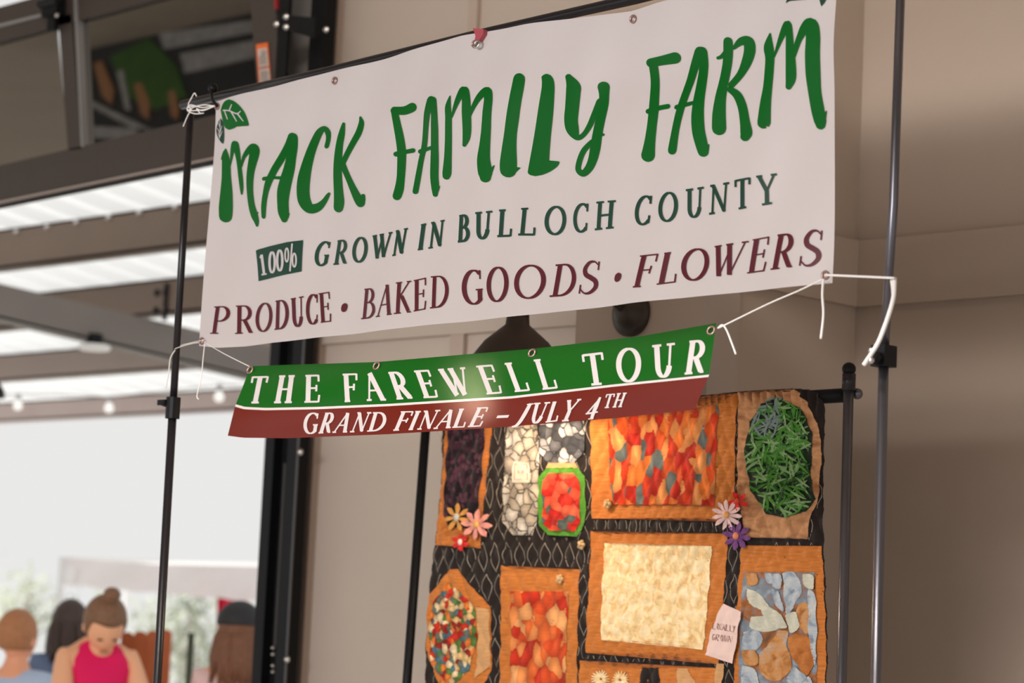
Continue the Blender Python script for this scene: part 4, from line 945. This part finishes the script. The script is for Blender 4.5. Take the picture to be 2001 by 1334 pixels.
petal_flower(948, 1026, 29, 8, (226, 150, 136), (222, 170, 90), 'felt_flower', 'pink felt flower on the quilt', .1, .25, .34)
petal_flower(916, 1060, 16, 6, (206, 34, 32), (226, 214, 196), 'felt_flower', 'small red felt flower on the quilt', .4, .4, .5)
petal_flower(1432, 1007, 29, 11, (222, 188, 186), (222, 160, 90), 'felt_flower', 'pale pink daisy on the quilt', .1, .22, .24)
petal_flower(1455, 980, 18, 5, (206, 30, 24), (200, 60, 30), 'felt_flower', 'red felt flower beside the daisy', .5, .3, .45)
petal_flower(1452, 1048, 27, 8, (110, 62, 120), (214, 130, 90), 'felt_flower', 'purple felt flower on the quilt', .2, .24, .34)
for x, y in ((1134, 1064), (1092, 1131), (1186, 984)):
    p = qsurf(x, y, .008); mb = MB()
    for k in range(5):
        a = 2*math.pi*k/5; mb.ball(p+Vector((math.cos(a)*.008, 0, math.sin(a)*.008)), .006, 8)
    mb.ball(p+Vector((0, -.004, 0)), .006, 8); mb.build('flower_button', mat('bone button', (200, 168, 120), .5), quilt, True)
# cloth tag with writing
tg = empty('cloth_tag', qsurf(1428, 1240, .02), 'small pinkish cloth tag reading LOCALLY GROWN pinned on the quilt', 'tag')
TG = [(1428,1180),(1466,1196),(1450,1297),(1396,1280),(1404,1240)]
patch(TG, mat('tag cloth', (226, 196, 186), .8, noise=.06, nscale=30), 'cloth', tg, .016, 6)
W3 = {'L': [[(0,1),(0,0),(.9,0)]], 'O': [[(.5,1),(.1,.6),(.15,.15),(.55,0),(.95,.4),(.85,.85),(.5,1)]], 'C': [[(.9,.9),(.4,1),(.05,.5),(.35,.05),(.9,.1)]], 'A': [[(0,0),(.5,1),(1,0)],[(.2,.4),(.8,.4)]],
      'Y': [[(0,1),(.5,.5)],[(1,1),(.3,-.1)]], 'G': [[(.9,.9),(.4,1),(.05,.5),(.35,.05),(.9,.15),(.9,.5),(.55,.5)]], 'R': [[(0,0),(.05,1),(.7,.95),(.8,.65),(.1,.5),(.9,0)]], 'W': [[(0,1),(.25,0),(.5,.8),(.75,0),(1,1)]], 'N': [[(0,0),(.05,1),(.85,0),(.95,1)]]}
mb = MB()
for word, x0, y0, dx, dy, cw, chh in (('LOCALLY', 1411, 1229, 6.7, .9, 5, 12), ('GROWN', 1409, 1251, 8.4, .9, 6, 12)):
    for i, chr_ in enumerate(word):
        for s_ in W3[chr_]:
            q = [(x0+i*dx+cw*u+v_*1.0, y0+i*dy-chh*v_+u*1.2) for u, v_ in s_]
            ribbon(mb, q, [1.1]*len(q), lambda X_, Y_: qsurf(X_, Y_, .0185), False, 1)
mb.build('handwriting', mat('brown ink', (110, 70, 62), .8), tg)
# small printed label on the white stone patch
mb = patch([(1014,902),(1046,904),(1046,944),(1014,944)], mat('label cloth', (214, 196, 180), .8), 'label_patch', quilt, .0075, 5)
mb = MB()
for q in ([(1019,908),(1042,909),(1043,938),(1018,938),(1019,908)], [(1024,926),(1026,919),(1028,926)], [(1031,919),(1034,926)], [(1036,919),(1036,926)]):
    ribbon(mb, q, [1.1]*len(q), lambda X_, Y_: qsurf(X_, Y_, .009), False, 1)
mb.build('label_outline', mat('red thread', (190, 80, 60), .8), quilt)
# ------------------------------------------------------------------ quilt stand
qs = empty('quilt_stand', Vector((PY(1655, 1300, YQ+.02).x, YQ+.02, 0)), 'dark metal quilt stand with ball finials and a thick rod', 'stand')
YS = YQ+.035
a, b = PY(812, 822, YS), PY(1650, 772, YS)
MB().tube([a, b], .0175, 18).build('rod', M_black, qs, True)
c0 = PY(1652, 770, YS); c1_ = PY(1675, 769, YS)
MB().tube([c0, c1_], .008, 10).build('rod_screw', M_pole, qs, True); MB().ball(c1_, .014, 16).build('rod_knob', M_polegrey, qs, True)
pt, pbm = PY(1659, 738, YS-.03), PY(1646.5, 1334, YS-.03)
lowp = Vector((pt.x+(pbm.x-pt.x)*1.8, YS-.03, .02))
MB().tube([pt, lowp], .0125, 16).build('post', M_polegrey, qs, True)
MB().tube([pt+Vector((0, 0, .01)), pt-Vector((0, 0, .03))], .0165, 16).build('post_cap', M_pole, qs, True)
MB().ball(PY(1659, 721, YS-.03), .017, 18).build('finial', M_black, qs, True)
pl0, pl1 = PY(833, 822, YS-.03), PY(795, 1334, YS-.03)
lowl = pl0+(pl1-pl0)*((pl0.z-.02)/(pl0.z-pl1.z))
MB().tube([pl0, lowl], .013, 16).build('post', M_black, qs, True)
MB().ball(pl0+Vector((0, 0, .05)), .017, 18).build('finial', M_black, qs, True)
for q in (lowp, lowl):
    MB().tube([Vector((q.x, q.y-.3, .015)), Vector((q.x, q.y, .03)), Vector((q.x, q.y+.18, .015))], .012, 10).build('foot', M_black, qs, True)
# ------------------------------------------------------------------ outside: people, tent, boards, tree
def skin(name, joints, edges, material, parent, origin, sub=2):
    me = bpy.data.meshes.new(name); ks = list(joints); idx = {k: i for i, k in enumerate(ks)}
    me.from_pydata([Vector(joints[k][0]) for k in ks], [(idx[a], idx[b]) for a, b in edges], [])
    me.materials.append(material)
    o = bpy.data.objects.new(name, me); C.objects.link(o); o.parent = parent; o.location = (0, 0, 0)
    md = o.modifiers.new('skin', 'SKIN'); md.use_smooth_shade = True
    for i, k in enumerate(ks):
        r = joints[k][1]; me.skin_vertices[0].data[i].radius = r if isinstance(r, tuple) else (r, r)
    me.skin_vertices[0].data[0].use_root = True
    s = o.modifiers.new('sub', 'SUBSURF'); s.levels = sub; s.render_levels = sub
    return o
def person(label, hx, hy, dep, face, skin_c, hair_c, top_c, leg_c, hair='short', sleeveless=False, bow=0, hs=1.0, cap=None, bun=False, fem=True, arms=None):
    """face: heading in degrees in world XY the body faces; the head centre sits on the line of sight through hx, hy"""
    Hc = PDp(hx, hy, dep)
    root = empty('person', (Hc.x, Hc.y, 0), label, 'person'); root.rotation_euler = (0, 0, math.radians(face-90))   # local +Y = forward
    hz = Hc.z; sk = mat(label[:12]+' skin', skin_c, .55); hm = mat(label[:12]+' hair', hair_c, .6, noise=.35, nscale=60, bump=.4, bscale=120); tm = mat(label[:12]+' top', top_c, .8, noise=.05); lm = mat(label[:12]+' trousers', leg_c, .8, noise=.1)
    sw = .14 if fem else .185; sz = hz-.165+.05*bow; fw = -.06*bow*2
    hipz = hz*.55
    A = arms or {'L': ((-sw-.035, .08, sz-.27), (-sw+.02, .24, sz-.42)), 'R': ((sw+.035, .08, sz-.27), (sw-.02, .24, sz-.42))}
    nb = -.05*bow
    J = {'pelvis': ((0, -.04*bow, hipz), (.14, .10)), 'waist': ((0, nb-.01, hipz+.17), (.115, .085)), 'chest': ((0, nb, sz-.12), (.125, .095)), 'neckb': ((0, nb-.01, sz+.02), (.075, .07)), 'neck': ((0, nb*.5, hz-.10), (.05, .052)), 'head0': ((0, 0, hz-.04), (.05, .055))}
    Ed = [('pelvis', 'waist'), ('waist', 'chest'), ('chest', 'neckb'), ('neckb', 'neck'), ('neck', 'head0')]
    for s, k in ((-1, 'L'), (1, 'R')):
        J['sh'+k] = ((s*sw, nb-.01, sz-.03), .058); J['el'+k] = (A[k][0], .04); J['wr'+k] = (A[k][1], .027)
        J['palm'+k] = (tuple(a+(a-b)*.28 for a, b in zip(A[k][1], A[k][0])), (.035, .016))
        J['hip'+k] = ((s*.09, -.04*bow, hipz-.06), .085); J['knee'+k] = ((s*.10, .03, hipz*.52), .056); J['ank'+k] = ((s*.10, -.01, .09), .036); J['toe'+k] = ((s*.11, .14, .035), (.036, .028))
        Ed += [('chest', 'sh'+k), ('sh'+k, 'el'+k), ('el'+k, 'wr'+k), ('wr'+k, 'palm'+k), ('pelvis', 'hip'+k), ('hip'+k, 'knee'+k), ('knee'+k, 'ank'+k), ('ank'+k, 'toe'+k)]
    skin('body', J, Ed, sk, root, Hc)
    # fingers
    for k in 'LR':
        w0 = Vector(J['wr'+k][0]); p0 = Vector(J['palm'+k][0]); d = (p0-w0).normalized(); side = d.cross(Vector((0, 0, 1))).normalized()
        fj = {}; fe = []
        fj['root'] = (tuple(p0-d*.01), .012)
        for i, (off, ln) in enumerate(((-.027, .055), (-.009, .072), (.009, .068), (.026, .055))):
            a0 = p0+side*off+d*.015; a1 = a0+d*ln*.5+Vector((0, 0, -.008)); a2 = a1+d*ln*.5+Vector((0, 0, -.02))
            fj['a%d' % i] = (tuple(a0), .009); fj['b%d' % i] = (tuple(a1), .008); fj['c%d' % i] = (tuple(a2), .0065)
            fe += [('root', 'a%d' % i), ('a%d' % i, 'b%d' % i), ('b%d' % i, 'c%d' % i)]
        t0 = p0-side*.03-d*.03; fj['t0'] = (tuple(t0), .01); fj['t1'] = (tuple(t0-side*.022+d*.045), .008); fe += [('root', 't0'), ('t0', 't1')]
        skin('fingers', fj, fe, sk, root, Hc, 1)
    # top and trousers
    T = {n: (J[n][0], tuple(x*1.1+.006 for x in (J[n][1] if isinstance(J[n][1], tuple) else (J[n][1],)*2))) for n in ('waist', 'chest', 'pelvis')}
    T['chest2'] = ((0, nb, sz-(.07 if sleeveless else .03)), (.10 if sleeveless else .115, .085)); TE = [('pelvis', 'waist'), ('waist', 'chest'), ('chest', 'chest2')]
    if not sleeveless:
        T['nk'] = ((0, nb-.01, sz+.03), (.072, .068)); TE.append(('chest2', 'nk'))
        for k in 'LR':
            T['s'+k] = (J['sh'+k][0], .068); e = Vector(J['sh'+k][0]).lerp(Vector(A[k][0]), .75); T['e'+k] = (tuple(e), .056); TE += [('chest2', 's'+k), ('s'+k, 'e'+k)]
    else:
        for s, k in ((-1, 'L'), (1, 'R')):
            T['st'+k] = ((s*.085, nb, sz+.03), (.022, .058)); TE.append(('chest2', 'st'+k))
    skin('top', T, TE, tm, root, Hc)
    P_ = {'pelvis': (J['pelvis'][0], (.15, .112))}; PE = []
    for k in 'LR':
        P_['h'+k] = (J['hip'+k][0], .098); P_['k'+k] = (J['knee'+k][0], .07); P_['a'+k] = (J['ank'+k][0], .058); PE += [('pelvis', 'h'+k), ('h'+k, 'k'+k), ('k'+k, 'a'+k)]
    skin('trousers', P_, PE, lm, root, Hc)
    for s in (-1, 1):
        o = MB().ball((s*.11, .06, .045), .1, 12, (.48, 1.25, .45)).build('shoe', M_black, None, True); o.parent = root; o.location = Vector((s*.11, .06, 0))
    # head, built about its own centre and tilted
    hd = bpy.data.objects.new('head_group', None)
    bpy.data.objects.remove(hd)
    R = Matrix.Rotation(-math.radians(bow*38), 3, 'X')
    def hp(v): return R @ (Vector(v)*hs)+Vector((0, 0, hz))
    def hobj(mb, name, m):
        vs = [hp(v) for v in mb.v]; me = bpy.data.meshes.new(name); me.from_pydata(vs, [], mb.f); me.materials.append(m)
        for p in me.polygons: p.use_smooth = True
        o = bpy.data.objects.new(name, me); C.objects.link(o); o.parent = root; return o
    mb = MB(); mb.ball((0, 0, 0), 1, 28, (.076, .096, .115))
    for i, v_ in enumerate(mb.v):       # shape jaw, brow and nose
        x, y, z = v_
        if z < 0: x *= 1-.28*(-z/.115)**1.3; y = y*(1-.12*(-z/.115)) + .012*(-z/.115)
        if y > .05 and abs(x) < .02 and -.045 < z < .02: y += .022*(1-abs(x)/.02)*(1-abs(z+.018)/.03 if abs(z+.018) < .03 else 0)
        if y > .05 and abs(abs(x)-.032) < .016 and abs(z-.005) < .015: y -= .007
        mb.v[i] = Vector((x, y, z))
    for s in (-1, 1): mb.ball((s*.077, -.005, -.008), .03, 10, (.35, .65, 1))
    hobj(mb, 'head', sk)
    mb = MB(); mb.ball((-.031, .087, .004), .011, 8, (1.3, .5, .35)); mb.ball((.031, .087, .004), .011, 8, (1.3, .5, .35)); hobj(mb, 'eyes', mat('eye dark', (.05, .03, .02), .3))
    hobj(MB().ball((0, .088, -.062), .02, 10, (1.1, .35, .3)), 'mouth', mat(label[:12]+' lips', tuple(int(c_*.75) for c_ in skin_c), .5))
    mb = MB(); mb.ball((0, -.012, .018), 1, 28, (.088, .104, .113))
    for i, v_ in enumerate(mb.v):
        x, y, z = v_
        if y > .028 and z < .062: k = .028+(y-.028)*.3; y = k
        if z < -.05 and hair != 'long': z = -.05+(z+.05)*.2
        if z < -.02 and hair == 'long': pass
        mb.v[i] = Vector((x*(1+.02*math.sin(40*z+9*y)), y, z))
    hobj(mb, 'hair', hm)
    if hair == 'long':
        mb = MB(); rl = random.Random(len(label))
        for k in range(46):
            a = math.radians(rl.uniform(160, 380)); r0 = .082
            x0, y0 = r0*math.cos(a), r0*math.sin(a)*1.1-.01
            ln = rl.uniform(.17, .25)
            mb.tube([(x0*.8, y0*.8, .05), (x0*1.08, y0*1.1, -.02), (x0*1.22, y0*1.15-.005, -.10), (x0*1.2+rl.uniform(-.02, .02), y0*1.25-.01, -ln)], [.012, .019, .019, .005], 6)
        hobj(mb, 'long_hair', hm)
    if bun:
        mb = MB().ball((0, -.02, .155), .033, 14, (1.1, 1, .8)); mb.torus((0, -.02, .135), (0, 0, 1), .02, .012); hobj(mb, 'hair_bun', hm)
    if cap:
        mb = MB(); mb.ball((0, -.012, .045), 1, 24, (.098, .114, .098))
        for i, v_ in enumerate(mb.v):
            if v_.z < .04: mb.v[i] = Vector((v_.x, v_.y, .04+(v_.z-.04)*.05))
        hobj(mb, 'cap', mat('black cap', cap, .7))
    return root
cam_dir = -45   # heading that looks back at the camera from out there (x+, y-)
person('woman in bright pink tank top with hair bun looking down', 204, 1222, 10.4, -22, (240, 178, 138), (128, 92, 66), (228, 4, 92), (60, 60, 70), 'short', True, bow=1.15, bun=True)
person('man with short ginger hair and pale blue shirt at left edge', 36, 1246, 11.4, 112, (236, 168, 132), (176, 120, 80), (176, 196, 222), (60, 62, 70), 'short', False, 0, fem=False)
person('dark-haired woman in grey-blue top behind the pink tank top', 136, 1224, 12.2, 160, (226, 160, 130), (62, 46, 40), (96, 112, 142), (50, 50, 60), 'long', False, .3)
person('woman with long brown hair and black cap seen from behind', 468, 1239, 10.9, 128, (236, 172, 140), (122, 80, 56), (232, 200, 196), (70, 70, 80), 'long', False, 0, cap=(.02, .02, .022))
# canopy tent
def D(x, y, d): return PDp(x, y, d)
tt = empty('canopy_tent', Vector((D(300, 1200, 17).x, D(300, 1200, 17).y, 0)), 'white pop-up canopy tent with hanging grey valance outside', 'tent')
M_val = mat('grey white canvas', (.84, .79, .79), .85, noise=.1, nscale=2.5, trans=.3)
top_ = [(122, 1088), (180, 1093), (300, 1102), (505, 1106), (800, 1112)]; bot_ = [(119, 1141), (200, 1150), (330, 1160), (420, 1168), (505, 1176), (800, 1190)]
v = []; n = 60
for i in range(n+1):
    xt = 122+(800-122)*i/n; xb = 119+(800-119)*i/n
    for j in range(7):
        t = j/6; x = xt+(xb-xt)*t; y = poly_at(xt, top_)+(poly_at(xb, bot_)-poly_at(xt, top_))*t + (1.5*math.sin(i*1.1) if j == 6 else 0)
        v.append(D(x, y, 17+.05*math.sin(x*.05+j*.4)))
mk('valance', v, [(i*7+j, i*7+j+1, (i+1)*7+j+1, (i+1)*7+j) for i in range(n) for j in range(6)], M_val, tt, True)
A_, B_ = D(122, 1088, 17), D(800, 1112, 17); back = D0*3.0
C_, E_ = A_+back, B_+back; ap = (A_+B_+C_+E_)/4+Vector((0, 0, .05))
M_cv = mat('white canvas', (.9, .9, .9), .8, trans=.4)
for q in ((A_, B_), (B_, E_), (E_, C_), (C_, A_)): MB().add([q[0], q[1], ap], [(0, 1, 2)]).build('roof_panel', M_cv, tt)
for q in (A_, C_, E_, B_): MB().box((q.x-.015, q.y-.015, 0), (q.x+.015, q.y+.015, q.z)).build('leg', mat('white tent leg', (.8, .8, .8), .5), tt)
q = D(137, 1122, 16.9); mb = MB()
mb.add([q+R0*(.034*math.cos(a_*math.pi/10))+Z0*(.055*math.sin(a_*math.pi/10)) for a_ in range(20)], [tuple(range(20))]); mb.build('white_oval', M_cv, tt)  # plain white oval in front of the valance
# red cloth hanging under the tent
v = []
for i in range(11):
    for j in range(9):
        x = 424+(488-424)*i/10; y = 1172+(1290-1172)*j/8; x2 = x-(y-1172)*.16*(1-i/10)*0-(j/8)*(i/10)*40
        v.append(D(x2, y-8+2*math.sin(i), 17.15+.06*math.sin(i*1.3)))
tag(mk('hanging_cloth', v, [(i*9+j, i*9+j+1, (i+1)*9+j+1, (i+1)*9+j) for i in range(10) for j in range(8)], mat('crimson cloth', (214, 20, 66), .8), None, True), 'crimson cloth hanging under the tent behind the capped woman', 'cloth')
# scalloped wooden board, plank by plank
bd = empty('scalloped_board', Vector((D(285, 1334, 12.8).x, D(285, 1334, 12.8).y, 0)), 'rust brown wooden board with a scalloped top edge behind the pole', 'board')
M_wd = mat('rust wood', (172, 82, 30), .6, noise=.15, nscale=12)
for k in range(4):
    x0 = 236+k*25.0; pts = [(x0, 1242-k*1.5)]
    for i in range(9): a = math.pi*i/8; pts.append((x0+12.2-12.2*math.cos(a), 1244-k*1.5-10*math.sin(a)))
    P3 = [D(x, y, 12.8) for x, y in pts[1:]]; g0 = P3[-1].copy(); g1 = P3[0].copy(); g0.z = 0.02; g1.z = 0.02
    MB().prism(P3+[g0, g1], D0*.025).build('plank', M_wd, bd)
# green garden post
g = D(374, 1236, 12.5); g2 = Vector((g.x, g.y, 0))
gp = MB().box((g.x-.012, g.y-.012, 0), (g.x+.012, g.y+.012, g.z)); tag(gp.build('garden_post', mat('dark green post', (60, 66, 48), .7)), 'thin dark green post standing right of the scalloped board', 'post')
# trees beyond, thin foliage; overexposed glare put into the pale leaf colours
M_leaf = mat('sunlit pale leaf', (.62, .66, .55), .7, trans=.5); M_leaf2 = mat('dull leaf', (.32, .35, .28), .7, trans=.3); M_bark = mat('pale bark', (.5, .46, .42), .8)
rt = random.Random(11)
def tree(px, dep, clusters, label):
    b0 = D(px, 1260, dep); root = empty('tree', (b0.x, b0.y, 0), label, 'tree', 'trees beyond the tent')
    mbx = [MB(), MB()]
    for cx, cy, rr, n_, ci in clusters:
        c_ = D(cx, cy, dep)
        for _ in range(n_):
            q = c_+Vector((rt.gauss(0, rr), rt.gauss(0, rr), rt.gauss(0, rr*.8))); s = rt.uniform(.03, .075)
            a = Vector((rt.uniform(-1, 1), rt.uniform(-1, 1), rt.uniform(-1, 1))).normalized(); b_ = a.orthogonal().normalized()
            mbx[ci].add([q-a*s, q+b_*s*.45, q+a*s, q-b_*s*.45], [(0, 1, 2, 3)])
    for i in (0, 1):
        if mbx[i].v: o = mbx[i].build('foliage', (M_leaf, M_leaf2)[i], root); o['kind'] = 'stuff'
    tp_ = D(clusters[0][0], clusters[0][1], dep)
    MB().tube([(b0.x, b0.y, 0), (b0.x, b0.y, b0.z*.8), tp_], [.14, .1, .03], 8).build('trunk', M_bark, root, True)
    for cx, cy, rr, n_, ci in clusters[1:]:
        MB().tube([(b0.x, b0.y, b0.z*.8), (Vector((b0.x, b0.y, b0.z*.8))+D(cx, cy, dep))/2+Vector((0, 0, .1)), D(cx, cy, dep)], [.05, .03, .012], 6).build('branch', M_bark, root, True)
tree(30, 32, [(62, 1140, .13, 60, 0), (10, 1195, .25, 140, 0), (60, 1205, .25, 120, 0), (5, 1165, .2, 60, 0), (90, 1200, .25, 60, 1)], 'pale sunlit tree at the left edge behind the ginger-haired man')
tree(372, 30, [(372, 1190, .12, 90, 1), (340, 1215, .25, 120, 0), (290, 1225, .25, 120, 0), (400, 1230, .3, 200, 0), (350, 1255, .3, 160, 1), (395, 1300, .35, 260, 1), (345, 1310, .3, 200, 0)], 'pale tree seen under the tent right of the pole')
